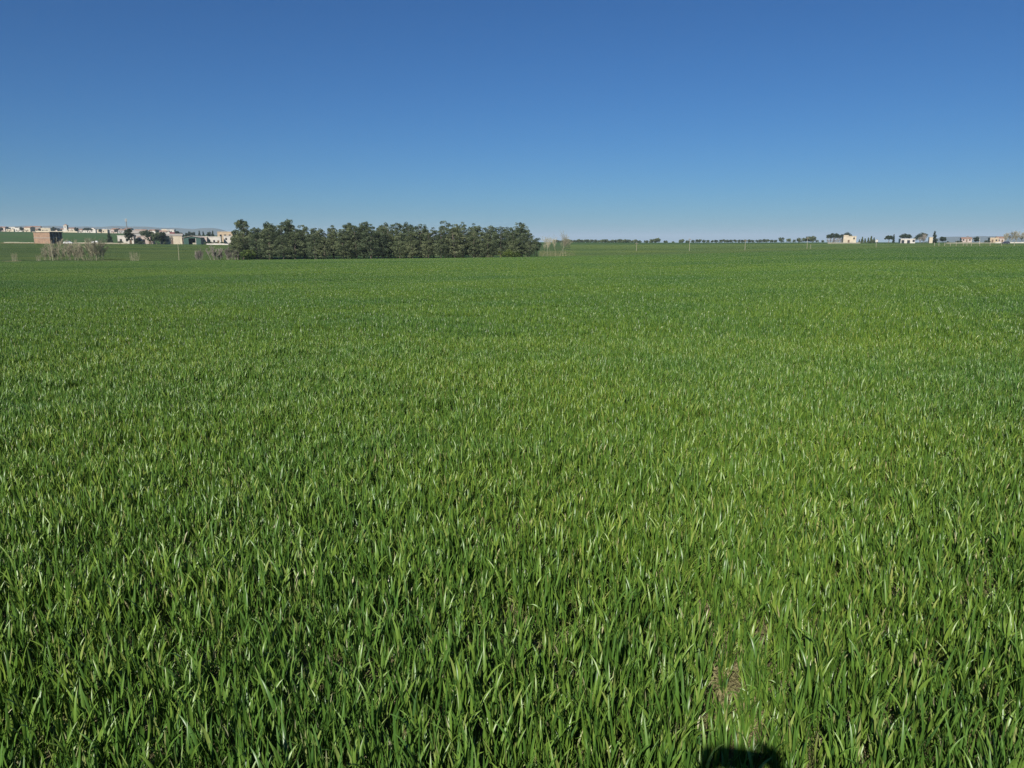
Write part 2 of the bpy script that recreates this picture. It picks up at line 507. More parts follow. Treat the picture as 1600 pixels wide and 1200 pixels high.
def blades(rs, n_plants, px, py, segs, fold, tillers=(2, 4), leaves=(3, 4), hs=1.0, wide=1.0, shift=0.0, clump=0.0):
    """wheat plants at (px,py): arched, pointed blades as quad strips. Returns verts, faces, tint"""
    hs0 = hs
    # ---- collect all leaves
    rec = []
    for i in range(n_plants):
        nt = rs.randint(tillers[0], tillers[1] + 1)
        pt = rs.uniform(-.17, .17)
        hs = hs0
        if clump:                       # taller, paler and shorter, darker tufts; tint also paints in shaded gaps
            q_ = float(wob(px[i] * 1.3 + 50, py[i] + 20, clump))
            pt += .24 * q_
            hs = hs0 * (1 + .28 * q_)
        for _ in range(nt):
            la, lr = rs.uniform(0, 6.283), abs(rs.normal(0, .10))
            dx, dy = math.cos(la) * lr, math.sin(la) * lr
            bx, by = px[i] + rs.normal(0, .012), py[i] + rs.normal(0, .012)
            sh = rs.uniform(.045, .100) * hs
            nl = rs.randint(leaves[0], leaves[1] + 1)
            a0 = rs.uniform(0, 6.283)
            for k in range(nl):
                t = (k + .6) / nl
                h = sh * t
                rec.append((bx + dx * h, by + dy * h, h, a0 + math.pi * k + rs.normal(0, .5),
                            rs.uniform(.058, .125) * hs * (.72 + .4 * t), rs.uniform(.0050, .0104) * wide * (.8 + .3 * t),
                            abs(rs.normal(.14, .11)) + (.25 if k == 0 else 0), max(0, rs.normal(.28, .40)) + (.7 if k == 0 else 0) + (1.3 if rs.rand() < .05 else 0),
                            rs.normal(0, .9), np.clip(.42 + shift + pt + rs.normal(0, .21) + (.2 if k == 0 else 0), 0, .84) if rs.rand() > (.12 if k == 0 else .012) else rs.uniform(.86, 1.0)))
            if fold:
                rec.append((bx, by, 0, a0, sh * 1.05, .0055, lr, 0, 0, rs.uniform(.7, .9)))
    q = np.array(rec)
    n = len(q)
    s = np.linspace(0, 1, segs + 1)
    ang = q[:, 6:7] + q[:, 7:8] * s[None] ** 1.6                   # tilt from vertical along the blade
    L = q[:, 4:5] / segs
    hx = np.concatenate([np.zeros((n, 1)), np.cumsum(np.sin((ang[:, 1:] + ang[:, :-1]) / 2) * L, 1)], 1)
    hz = np.concatenate([np.zeros((n, 1)), np.cumsum(np.cos((ang[:, 1:] + ang[:, :-1]) / 2) * L, 1)], 1)
    ca, sa = np.cos(q[:, 3:4]), np.sin(q[:, 3:4])
    cx, cyy, cz = q[:, 0:1] + hx * ca, q[:, 1:2] + hx * sa, q[:, 2:3] + hz
    w = q[:, 5:6] * np.clip(np.minimum(.55 + s * 2.2, 1.02) * (1 - s ** 3.2), .02, 1)[None] * .5
    tw = q[:, 8:9] * s[None]
    # side direction, twisting about the blade's axis
    sx, sy = -sa, ca
    tx, ty, tz = np.sin(ang) * ca, np.sin(ang) * sa, np.cos(ang)
    nx, ny, nz = np.cos(ang) * ca, np.cos(ang) * sa, -np.sin(ang)
    c, d = np.cos(tw), np.sin(tw)
    wx, wy, wz = sx * c + nx * d, sy * c + ny * d, nz * d
    mx, my, mz = nx * c - sx * d, ny * c - sy * d, nz * c
    tipy = (rs.rand(n, 1) < .09) * rs.uniform(.1, .45, (n, 1))
    tint = np.repeat(q[:, 9:10], segs + 1, 1) + s[None] * .06 + tipy * s[None] ** 5
    if fold:
        dip = -.35
        P = np.stack([np.stack([cx - wx * w, cyy - wy * w, cz - wz * w], -1),
                      np.stack([cx + mx * w * dip, cyy + my * w * dip, cz + mz * w * dip], -1),
                      np.stack([cx + wx * w, cyy + wy * w, cz + wz * w], -1)], 2)     # n, s, 3, xyz
        k = 3
    else:
        P = np.stack([np.stack([cx - wx * w, cyy - wy * w, cz - wz * w], -1),
                      np.stack([cx + wx * w, cyy + wy * w, cz + wz * w], -1)], 2)
        k = 2
    V = P.reshape(-1, 3)
    T = np.repeat(tint[..., None], k, 2).reshape(-1)
    base = (np.arange(n) * (segs + 1) * k)[:, None, None]
    ii = np.arange(segs)[None, :, None] * k
    jj = np.arange(k - 1)[None, None, :]
    a = base + ii + jj
    F = np.stack([a, a + 1, a + 1 + k, a + k], -1).reshape(-1, 4)
    return V, F, np.clip(T, 0, 1)

def proto(name, mesh):
    o = bpy.data.objects.new(name, mesh)
    return o                                  # never linked: only its mesh is scattered

ROW_AZ = R(27.0)                              # drill rows run towards the white farmhouse
ROW, STEP = .108, .0148
def rows_in(rs, size):
    """plants of a square patch, in drill rows along local +Y"""
    nr = int(round(size / ROW))
    ns = int(round(size / STEP))
    r, s = np.meshgrid(np.arange(nr), np.arange(ns))
    x = (r.ravel() + .5) * ROW - size / 2 + rs.normal(0, .036, r.size)
    y = (s.ravel() + rs.uniform(0, 1, r.size)) * STEP - size / 2
    return x, y

near_protos, mid_protos, far_protos, crop_protos = [], [], [], []
for i in range(18):
    V, F, T = blades(np.random.RandomState(100 + i), 1, [0], [0], 7, True)
    near_protos.append(proto('wheat_plant', np_mesh('wheat_plant', V, F, M['wheat'], {'tint': T}, smooth=True)))
for i in range(6):
    r_ = np.random.RandomState(200 + i)
    x, y = rows_in(r_, .6)
    V, F, T = blades(r_, len(x), x, y, 4, False, shift=-.17, clump=.30)
    mid_protos.append(proto('wheat_patch', np_mesh('wheat_patch', V, F, M['wheat'], {'tint': T}, smooth=True)))
for i in range(4):
    r_ = np.random.RandomState(300 + i)
    x, y = rows_in(r_, 3.0)
    k = r_.rand(len(x)) < .8
    V, F, T = blades(r_, k.sum(), x[k], y[k], 3, False, (2, 3), (3, 3), wide=1.1, shift=-.24, clump=.42)
    far_protos.append(proto('wheat_block', np_mesh('wheat_block', V, F, M['wheat'], {'tint': T}, smooth=True)))
for i in range(3):
    r_ = np.random.RandomState(400 + i)
    n = 1100
    V, F, T = blades(r_, n, r_.uniform(-2, 2, n), r_.uniform(-2, 2, n), 2, False, (2, 3), (3, 3), hs=.75, wide=2.2)
    crop_protos.append(proto('crop_block', np_mesh('crop_block', V, F, M['crop'], {'tint': T}, smooth=True)))

def scatter(name, tiers):
    """one object; tiers: list of (protos, pts Nx3, rotz, scale Nx3)"""
    P = np.vstack([t[1] for t in tiers])
    n = len(P)
    me = bpy.data.meshes.new(name)
    me.vertices.add(n)
    me.vertices.foreach_set('co', P.astype(np.float32).ravel())
    rot = np.zeros((n, 3), np.float32)
    rot[:, :2] = np.vstack([t[4] if len(t) > 4 else np.zeros((len(t[1]), 2)) for t in tiers])
    rot[:, 2] = np.concatenate([t[2] for t in tiers])
    scl = np.vstack([t[3] for t in tiers]).astype(np.float32)
    idx = np.concatenate([np.random.RandomState(7 + k).randint(0, len(t[0]), len(t[1])) for k, t in enumerate(tiers)]).astype(np.int32)
    tier = np.concatenate([np.full(len(t[1]), k, np.int32) for k, t in enumerate(tiers)])
    for k, typ, key, arr in (('rot', 'FLOAT_VECTOR', 'vector', rot), ('scl', 'FLOAT_VECTOR', 'vector', scl), ('idx', 'INT', 'value', idx), ('tier', 'INT', 'value', tier)):
        a = me.attributes.new(k, typ, 'POINT')
        a.data.foreach_set(key, np.ascontiguousarray(arr).ravel())
    o = link(name, me)
    ng = bpy.data.node_groups.new(name, 'GeometryNodeTree')
    ng.interface.new_socket('Geometry', in_out='INPUT', socket_type='NodeSocketGeometry')
    ng.interface.new_socket('Geometry', in_out='OUTPUT', socket_type='NodeSocketGeometry')
    nn, ll = ng.nodes, ng.links
    gi, go = nn.new('NodeGroupInput'), nn.new('NodeGroupOutput')
    jn = nn.new('GeometryNodeJoinGeometry')
    def named(nm, typ):
        a = nn.new('GeometryNodeInputNamedAttribute')
        a.data_type = typ
        a.inputs['Name'].default_value = nm
        return a.outputs['Attribute']
    for k, t in enumerate(tiers):
        g2i = nn.new('GeometryNodeGeometryToInstance')
        for p in t[0]:
            oi = nn.new('GeometryNodeObjectInfo')
            oi.inputs['Object'].default_value = p
            oi.inputs['As Instance'].default_value = False
            ll.new(oi.outputs['Geometry'], g2i.inputs['Geometry'])
        iop = nn.new('GeometryNodeInstanceOnPoints')
        cmp_ = nn.new('FunctionNodeCompare')
        cmp_.data_type = 'INT'
        cmp_.operation = 'EQUAL'
        ll.new(named('tier', 'INT'), cmp_.inputs[2])
        cmp_.inputs[3].default_value = k
        ll.new(gi.outputs[0], iop.inputs['Points'])
        ll.new(cmp_.outputs[0], iop.inputs['Selection'])
        ll.new(g2i.outputs[0], iop.inputs['Instance'])
        iop.inputs['Pick Instance'].default_value = True
        ll.new(named('idx', 'INT'), iop.inputs['Instance Index'])
        ll.new(named('rot', 'FLOAT_VECTOR'), iop.inputs['Rotation'])
        ll.new(named('scl', 'FLOAT_VECTOR'), iop.inputs['Scale'])
        ll.new(iop.outputs[0], jn.inputs[0])
    ll.new(jn.outputs[0], go.inputs[0])
    md = o.modifiers.new('scatter', 'NODES')
    md.node_group = ng
    return o

ca_, sa_ = math.cos(ROW_AZ), math.sin(ROW_AZ)
def field_grid(step_r, step_s, reach):
    """grid in row coordinates (across, along) -> world"""
    a = np.arange(-reach, reach, step_r)
    b = np.arange(-reach, reach, step_s)
    A, B = np.meshgrid(a, b)
    A, B = A.ravel(), B.ravel()
    return A * ca_ + B * sa_, -A * sa_ + B * ca_

D1, D2 = 13.0, 66.0
def height_drift(x, y):
    return 1.0 + .10 * wob(x, y, 5.0) + .09 * wob(x + 31, y, 1.3) + .11 * wob(x, y + 77, .45)

# near: single plants
x, y = field_grid(ROW, STEP, 17)
x = x + rs.normal(0, .040, x.size)
y = y + rs.normal(0, .040, y.size)
d = np.hypot(x, y)
k = (d < D1) & (np.abs(x) < np.maximum(y, 0) * .95 + 2.2) & (y > -1.6)
k &= ~((np.abs(x) < .30) & (y > -.78) & (y < -.18))                          # trodden where the photographer stands
e = ((x - .735) / .045) ** 2 + ((y - 2.40) / .14) ** 2
k &= ~((e < 1) & (rs.rand(x.size) < .93))
thin = wob(x + 9, y - 4, .55)
k &= ~((thin > .8) & (rs.rand(x.size) < .4))
x, y, e = x[k], y[k], e[k]
h = height_drift(x, y) * rs.uniform(.82, 1.15, x.size) * np.where(e < 2.5, .72, 1.0)
lean = np.stack([rs.normal(0, .08, x.size), rs.normal(0.02, .08, x.size)], 1)
near = (near_protos, np.stack([x, y, ground_z(x, y) - .005], 1), rs.uniform(0, 6.283, x.size), np.stack([np.sqrt(h) * 1.02, np.sqrt(h) * 1.02, h], 1), lean)

# dead leaves and straw lying under the plants
litter_protos = []
for i in range(6):
    r_ = np.random.RandomState(450 + i)
    n_ = 7
    V, F, T = blades(r_, n_, r_.normal(0, .05, n_), r_.normal(0, .05, n_), 4, False, (1, 1), (2, 2), hs=.8, wide=.8)
    V[:, 2] = V[:, 2] * .22 + .004
    litter_protos.append(proto('dead_leaves', np_mesh('dead_leaves', V, F, M['litter'], {'tint': r_.rand(len(V))}, smooth=True)))
kl = (y < 6) & (rs.rand(x.size) < .16)
lx, ly = x[kl] + rs.normal(0, .05, kl.sum()), y[kl] + rs.normal(0, .05, kl.sum())
ex = .735 + rs.normal(0, .05, 60)
ey = 2.40 + rs.normal(0, .12, 60)
lx, ly = np.concatenate([lx, ex]), np.concatenate([ly, ey])
litter = (litter_protos, np.stack([lx, ly, ground_z(lx, ly)], 1), rs.uniform(0, 6.283, lx.size), np.ones((lx.size, 3)))

# middle: small patches
x, y = field_grid(.6, .6, 108)
d = np.hypot(x, y)
def block_is_near(x, y):
    """the 3 m block that holds (x, y) is drawn from small patches"""
    a, b = np.round((x * ca_ - y * sa_) / 3) * 3, np.round((x * sa_ + y * ca_) / 3) * 3
    bx, by = a * ca_ + b * sa_, -a * sa_ + b * ca_
    return np.hypot(bx, by) < D2 + 16 * wob(bx, by, 30) + 8 * wob(bx + 40, by, 9)
k = (d >= D1 - .1) & block_is_near(x, y) & (np.abs(x) < np.maximum(y, 0) * .95 + 3)
x, y = x[k], y[k]
h = height_drift(x, y) * rs.uniform(.96, 1.04, x.size)
across = np.round((x * ca_ - y * sa_) / .6).astype(int) % 24       # wheel tracks of the sprayer, every 14 m
h = np.where((across == 3) | (across == 6), h * .82, h)
mid = (mid_protos, np.stack([x, y, ground_z(x, y)], 1), -ROW_AZ + math.pi * rs.randint(0, 2, x.size), np.stack([np.ones_like(h), np.ones_like(h), h], 1))

# far: blocks
x, y = field_grid(3.0, 3.0, 480)
d = np.hypot(x, y)
u = x / np.maximum(y, .1)
k = (~block_is_near(x, y)) & (y > 0) & (y < edge_depth(u) - 1) & (np.abs(u) < 1.0)
x, y = x[k], y[k]
h = 1.0 + .08 * wob(x, y, 22)
far = (far_protos, np.stack([x, y, ground_z(x, y)], 1), -ROW_AZ + math.pi * rs.randint(0, 2, x.size), np.stack([np.ones_like(h), np.ones_like(h), h], 1))
wheat = scatter('wheat', [near, mid, far, litter])
tag(wheat, 'dense knee-high green wheat filling the field from the bottom edge', 'wheat', None, 'stuff')

# crop of the fields beyond the edge
def crop_points(u0, u1, gap, d1, seed):
    r_ = np.random.RandomState(seed)
    g = np.arange(-500, 700, 3.6)
    X, Y = np.meshgrid(g, np.arange(180, d1 + 10, 3.6))
    X, Y = X.ravel() + r_.uniform(-.4, .4, X.size), Y.ravel() + r_.uniform(-.4, .4, X.size)
    u = X / Y
    k = (u > u0) & (u < u1) & (Y > edge_depth(u) + gap) & (Y < d1)
    X, Y = X[k], Y[k]
    h = 1 + .12 * wob(X, Y, 30)
    return (crop_protos, np.stack([X, Y, ground_z(X, Y)], 1), r_.randint(0, 4, X.size) * math.pi / 2, np.stack([np.ones_like(h), np.ones_like(h), h], 1))
o = scatter('crop', [crop_points(-1.0, -.352, 9, 383, 1)])
tag(o, 'short green crop in the flat field before the farm', 'crop', None, 'stuff')
o = scatter('crop', [crop_points(.072, .95, 12, 460, 2)])
tag(o, 'green crop in the second field where the poles stand', 'crop', None, 'stuff')

# ------------------------------------------------------------------ trees
def foliage(rs, clumps, leaf, up=.25, shell=.55, loose=.75):
    """many small leaf faces spread through ellipsoid clumps (cx,cy,cz,rx,ry,rz,n,tint)"""
    C = np.repeat(clumps[:, :6], clumps[:, 6].astype(int), 0)
    tn = np.repeat(clumps[:, 7], clumps[:, 6].astype(int))
    n = len(C)
    d = rs.normal(size=(n, 3))
    d[:, 2] += up
    d /= np.linalg.norm(d, axis=1)[:, None]
    rad = shell + (1 - shell) * rs.rand(n) ** .6
    p = C[:, :3] + d * C[:, 3:6] * rad[:, None]
    nrm = d + rs.normal(size=(n, 3)) * loose
    nrm /= np.linalg.norm(nrm, axis=1)[:, None]
    a = np.cross(nrm, rs.normal(size=(n, 3)))
    a /= np.linalg.norm(a, axis=1)[:, None]
    b = np.cross(nrm, a)
    L = (leaf * rs.uniform(.55, 1.35, n))[:, None]
    W = L * rs.uniform(.35, .7, n)[:, None]
    V = np.stack([p - a * L, p + b * W, p + a * L, p - b * W], 1).reshape(-1, 3)
    F = np.arange(4 * n).reshape(-1, 4)
    t = np.clip(tn + rs.normal(0, .13, n), 0, 1)
    return V, F, np.repeat(t, 4)

def crown_mesh(name, rs, clumps, leaf, mat, **kw):
    V, F, T = foliage(rs, np.array(clumps, float), leaf, **kw)
    return np_mesh(name, V, F, mat, {'tint': T})

def trunk_mesh(name, rs, H, r, mat, limbs=8, lo=.25, hi=.9, reach=1.5, lean=.04, rise=.35):
    m = MB()
    lx, ly = rs.normal(0, lean), rs.normal(0, lean)
    pts = [(lx * H * t + .05 * math.sin(t * 5), ly * H * t, H * t - .15 * (t == 0)) for t in np.linspace(0, 1, 7)]
    m.tube(pts, [r * (1.25 - 1.1 * t) if t else r * 1.4 for t in np.linspace(0, 1, 7)], 7)
    for i in range(limbs):
        t = lo + (hi - lo) * (i + rs.rand() * .6) / limbs
        a = rs.uniform(0, 6.283)
        p = Vector((lx * H * t, ly * H * t, H * t))
        l = reach * (1.1 - .6 * t) * rs.uniform(.7, 1.1)
        q = p + Vector((math.cos(a), math.sin(a), rise)) * l
        m.tube([p, (p + q) / 2 + Vector((0, 0, .08 * l)), q], [r * .4 * (1.1 - t), r * .27 * (1.1 - t), r * .08], 4)
    return m.mesh(name, mat)

def grove_pine(seed, H=9.0):
    rs = np.random.RandomState(seed)
    cl = []
    lv = 13
    R0 = rs.uniform(2.4, 3.1)
    for i in range(lv):
        t = i / (lv - 1)
        prof = (min(1, .6 + t * 1.4)) * (1 - t ** 2.6) ** .62
        zc = H * (.12 + .83 * t)
        k = max(1, int(8 * prof + 1))
        for j in range(k):
            a = 6.283 * (j + rs.rand() * .8) / k
            rr = R0 * prof * rs.uniform(.45, 1.0)
            s = rs.uniform(.6, 1.1) * (1.08 - .42 * t)
            cl.append((rr * math.cos(a), rr * math.sin(a), zc + rs.normal(0, .35), s * 1.05, s * 1.05, s * .66, 135 * s, rs.uniform(.0, 1.0)))
    for _ in range(5):
        a = rs.uniform(0, 6.283)
        cl.append((1.2 * math.cos(a), .5 * math.sin(a), H * rs.uniform(.88, .97), .42, .42, .42, 50, rs.uniform(.3, .7)))
    return (trunk_mesh('trunk', rs, H * .95, .17, M['bark'], 14, .12, .9, 1.9),
            crown_mesh('crown', rs, cl, .135, M['pine'], up=.4, shell=.6, loose=.6))

def round_tree(seed, H, Rr, mat, leaf=.2, bark='bark', base=.3, n=46, dens=60, flat=1.0):
    rs = np.random.RandomState(seed)
    cl = []
    zc = H * (base + 1) / 2
    hz = H * (1 - base) / 2
    for i in range(n):
        d = rs.normal(size=3)
        d /= np.linalg.norm(d)
        q = rs.uniform(.35, .85)
        s = Rr * rs.uniform(.22, .38)
        cl.append((d[0] * Rr * q, d[1] * Rr * q, zc + d[2] * hz * q * flat, s, s, s * .8, dens * rs.uniform(.7, 1.3), rs.uniform(.15, .8)))
    return (trunk_mesh('trunk', rs, H * .8, max(.06, H * .022), M[bark], 7, .3, .9, Rr * .6),
            crown_mesh('crown', rs, cl, leaf, M[mat]))

def umbrella_pine(seed, H, Rr, tilt=0.0):
    rs = np.random.RandomState(seed)
    cl = []
    for i in range(60):
        a, q = rs.uniform(0, 6.283), math.sqrt(rs.rand())
        x = Rr * q * math.cos(a)
        z = H * (.50 + .44 * math.sqrt(max(0, 1 - q * q)) * rs.uniform(.15, 1)) + tilt * x
        s = Rr * rs.uniform(.16, .26)
        cl.append((x, Rr * .85 * q * math.sin(a), z, s * 1.15, s * 1.15, s * .85, 62, rs.uniform(.2, .8)))
    return (trunk_mesh('trunk', rs, H * .8, .2, M['bark'], 9, .45, .95, Rr * .7, rise=.6),
            crown_mesh('crown', rs, cl, .22, M['pine_dark'], up=.4))

def spire_tree(seed, H, Rr, mat='pine_dark'):
    rs = np.random.RandomState(seed)
    cl = []
    for i in range(14):
        t = i / 13
        r = Rr * (1 - t) ** .8 * (1 if t > .08 else .8) + .05
        for j in range(max(1, int(8 * (1 - t)) + 1)):
            a = rs.uniform(0, 6.283)
            q = r * rs.uniform(.4, 1.0)
            s = .28 * Rr + .1
            cl.append((q * math.cos(a), q * math.sin(a), H * (.1 + .87 * t) - .15 * q, s, s, s * .8, 45, rs.uniform(.2, .75)))
    return (trunk_mesh('trunk', rs, H * .95, H * .02, M['bark'], 10, .1, .9, Rr * .8, 0, .1),
            crown_mesh('crown', rs, cl, .2, M[mat]))

def bare_plant(seed, H, spread, stems, mat, r0=.05, lean=.25, kids=5, depth=3, thin=.010, low=.3, kr=.45):
    """leafless: returns stem mesh and twig mesh"""
    rs = np.random.RandomState(seed)
    st, tw = MB(), MB()
    def grow(mb, p, d, L, r, lev):
        pts, rad = [p], [r]
        q = Vector(p)
        dd = Vector(d)
        n = 4 if lev < 2 else 2
        for i in range(n):
            dd = (dd + Vector(rs.normal(0, .13, 3)) + Vector((0, 0, .06))).normalized()
            q = q + dd * (L / n)
            pts.append(Vector(q))
            rad.append(max(thin * .6, r * (1 - .75 * (i + 1) / n)))
        mb.tube(pts, rad, 5 if lev == 0 else 3, False)
        if lev < depth:
            for k in range(kids):
                t = rs.uniform(low, 1.0)
                i = min(int(t * n), n - 1)
                b = pts[i].lerp(pts[i + 1], t * n - i)
                s = Vector(rs.normal(0, 1, 3))
                s.z = abs(s.z) * .6 + .35
                nd = (dd + s.normalized() * rs.uniform(.6, 1.1)).normalized()
                grow(tw, b, nd, L * rs.uniform(.32, .6), max(thin, r * kr), lev + 1)
    for i in range(stems):
        a = rs.uniform(0, 6.283)
        q = spread * math.sqrt(rs.rand()) if stems > 1 else 0
        d = Vector((rs.normal(0, lean), rs.normal(0, lean), 1)).normalized()
        grow(st, Vector((q * math.cos(a), q * math.sin(a), -.05)), d, H * rs.uniform(.65, .95), r0 * rs.uniform(.7, 1.1), 0)
    return st.mesh('stem', M[mat]), tw.mesh('twigs', M[mat])

def plant_thing(name, meshes, names, loc, label, cat, group=None, rz=0, sc=1.0):
    t = empty(name, loc, rz, sc)
    for me, nm in zip(meshes, names): link(nm, me, t)
    return tag(t, label, cat, group)

TC = ('trunk', 'crown')
rg = random.Random(3)

# the pine grove
pines = [grove_pine(500 + i) for i in range(9)]
_TP = [362, 378, 390, 400, 420, 450, 470, 495, 515, 535, 555, 580, 600, 620, 645, 665, 673, 685, 700, 722, 740, 755, 775, 790, 808, 822, 840]
_TR = [362, 345, 353, 354, 348, 342, 350, 358, 353, 354, 347, 349, 350, 345, 347, 356, 361, 352, 346, 347, 349, 349, 351, 353, 350, 354, 362]
def top_height(px, d):
    return CAM_Z + (372 - float(np.interp(px, _TP, _TR))) / 1200 * d - spot(px, d).z
rows_ = [('front row', 204, 21, 374, 826, .66, .95), ('middle row', 209.5, 20, 380, 818, .80, 1.05), ('back row', 216, 19, 376, 812, .90, 1.06)]
for rn, d0, n, p0, p1, a, b in rows_:
    for i in range(n):
        px = p0 + (p1 - p0) * i / (n - 1) + rg.uniform(-5, 5)
        d = d0 + rg.uniform(-1.3, 1.3)
        H = top_height(px, d) * rg.uniform(a, b)
        s = H / 9.0
        w = s * rg.uniform(.95, 1.3)
        plant_thing('pine_tree', pines[rg.randrange(9)], TC, spot(px, d), f'{ordinal(i + 1)} pine from the left in the {rn} of the dark grove',
                    'tree', 'pines of the grove', rg.uniform(0, 6.28), (w, w, s))
m = round_tree(61, 2.9, 2.0, 'bush', .16, base=.05, n=40, dens=70)
plant_thing('green_bush', m, ('stem', 'leaves'), spot(386, 201.5), 'bright yellow-green bush at the left foot of the pine grove', 'bush')
m = round_tree(62, 2.0, 3.0, 'bush', .16, base=.0, n=40, dens=60)
plant_thing('low_bush', m, ('stem', 'leaves'), spot(797, 202), 'wide low green bush under the pines near the grove\'s right end', 'bush')
rs_ = np.random.RandomState(63)
m = round_tree(64, 5.6, 1.5, 'olive', .17, base=.2, n=30, dens=28)
plant_thing('thin_tree', m, TC, spot(839, 205), 'thin greyish half-bare tree at the right end of the pine grove', 'tree')

# bare poplars beyond the grove
pop = [bare_plant(70 + i, 6.4, 0, 1, 'pale_bark', .05, .03, 9, 3, .008, .35, .22) for i in range(4)]
for i, (px, H) in enumerate([(848, 4.6), (855, 5.4), (862, 5.6), (868, 5.0), (874, 5.6), (880, 5.9), (885, 5.2), (890, 4.4)]):
    s = H / 7.2
    plant_thing('bare_poplar', pop[i % 4], ('trunk', 'branches'), spot(px, 212 + rg.uniform(-2, 3)), f'{ordinal(i + 1)} slender leafless pale poplar counted from the pine grove',
                'tree', 'bare poplars right of the grove', rg.uniform(0, 6), s)

# bare shrubs along the ditch at the left
sh = [bare_plant(80 + i, 3.6, 1.1, 7, 'twig', .045, .22, 6, 3, .016, .15) for i in range(4)]
for i, (px, H) in enumerate([(68, 3.0), (79, 4.2), (90, 3.6), (101, 3.8), (111, 3.3), (121, 3.7), (132, 4.6), (143, 4.9), (152, 4.0)]):
    plant_thing('bare_shrub', sh[i % 4], ('stem', 'twigs'), spot(px, 202 + rg.uniform(-2, 3)), f'{ordinal(i + 1)} brown leafless shrub from the left in the thicket below the brick building',
                'shrub', 'bare thicket below the brick building', rg.uniform(0, 6), H / 3.6)
sg = [bare_plant(90 + i, 2.2, .8, 7, 'grey_twig', .035, .2, 6, 3, .016, .1) for i in range(3)]
for i, (px, H) in enumerate([(306, 1.9), (313, 2.0), (334, 2.9), (342, 2.4), (350, 2.5), (358, 2.2), (366, 2.2)]):
    plant_thing('bare_shrub', sg[i % 3], ('stem', 'twigs'), spot(px, 203 + rg.uniform(-1, 2)), f'{ordinal(i + 1)} grey leafless shrub from the left between the green shed and the grove',
                'shrub', 'grey shrubs left of the grove', rg.uniform(0, 6), H / 2.0)

def reeds(seed, H, n, rad):
    rs = np.random.RandomState(seed)
    m = MB()
    lv = MB()
    for i in range(n):
        a, q = rs.uniform(0, 6.283), rad * math.sqrt(rs.rand())
        b = Vector((q * math.cos(a), q * math.sin(a), 0))
        tp = b + Vector((rs.normal(0, .16), rs.normal(0, .16), 1)) * H * rs.uniform(.6, 1)
        m.tube([b, (b + tp) / 2, tp], [.018, .016, .01], 4)
        for k in range(4):
            t = rs.uniform(.4, 1)
            p = b.lerp(tp, t)
            dd = Vector((rs.normal(0, 1), rs.normal(0, 1), .7)).normalized() * rs.uniform(.25, .5)
            w = dd.cross(Vector((0, 0, 1))).normalized() * .025
            lv.face([p - w, p + w, p + dd])
    return m.mesh('stalks', M['pale_bark']), lv.mesh('leaves', M['dry'])
plant_thing('reed_clump', reeds(1, 2.2, 26, .8), ('stalks', 'leaves'), spot(20, 198), 'small pale dry reed clump at the far left field edge', 'reeds')
plant_thing('reed_clump', reeds(2, 1.8, 22, .6), ('stalks', 'leaves'), spot(56, 198), 'pale dry reeds just left of the brown thicket', 'reeds')
plant_thing('reed_clump', reeds(3, 2.4, 36, 1.0), ('stalks', 'leaves'), spot(207, 198), 'pale dry reed clump alone below the white farmhouse', 'reeds')
m = MB().tube([(0, 0, -.2), (.05, 0, 2), (.02, 0, 4.3)], [.07, .06, .045], 6)
tag(m.build('wooden_stake', M['pale_bark']), 'tall thin wooden stake standing alone before the green shed', 'stake').location = spot(277, 198)
m = MB().tube([(0, 0, -.2), (-.1, 0, 2), (-.3, 0, 4.4)], [.08, .06, .045], 6)
tag(m.build('wooden_stake', M['pale_bark']), 'pale leaning stake in the brown thicket', 'stake').location = spot(79, 198)

# ------------------------------------------------------------------ buildings
M['white'] = plain('whitewash', (.60, .555, .49), .9, .32, .35)
M['cream'] = plain('cream_render', (.56, .48, .36), .9, .3, .35)
M['pink'] = plain('pinkish_render', (.49, .40, .35), .9, .32, .35)
M['beige'] = plain('beige_render', (.48, .38, .26), .9, .3, .35)
M['grey'] = plain('grey_render', (.36, .35, .33), .9, .25, .5)
M['stone'] = plain('pale_stone', (.36, .33, .25), .95, .35, 1.5, bump=.5)
M['redwall'] = plain('dark_red_paint', (.20, .055, .06), .8, .2, 1)
M['green'] = plain('green_sheet', (.030, .075, .058), .55, .25, 1.5)
M['concrete'] = plain('concrete', (.34, .32, .29), .9, .3, 1.2)
M['tile'] = plain('roof_tile', (.33, .20, .14), .9, .35, 2)
M['fibre'] = plain('fibre_cement_roof', (.36, .33, .29), .9, .3, 1.5)
M['glass'] = plain('dark_glass', (.03, .035, .04), .15, .1, 1, .5)
M['wood'] = plain('old_wood', (.16, .11, .07), .8, .4, 3)
M['yellow_wood'] = plain('yellowish_wood', (.33, .31, .22), .8, .3, 3)
M['metal'] = plain('grey_metal', (.20, .21, .22), .5, .2, 2)
M['rubber'] = plain('rubber', (.02, .02, .02), .8, .1, 2)
M['car_white'] = plain('white_car_paint', (.75, .75, .74), .3, .05, 2, .5)
M['car_dark'] = plain('dark_car_paint', (.04, .045, .06), .3, .1, 2, .5)
M['film'] = plain('white_wrap', (.78, .77, .74), .45, .12, 2, .4)

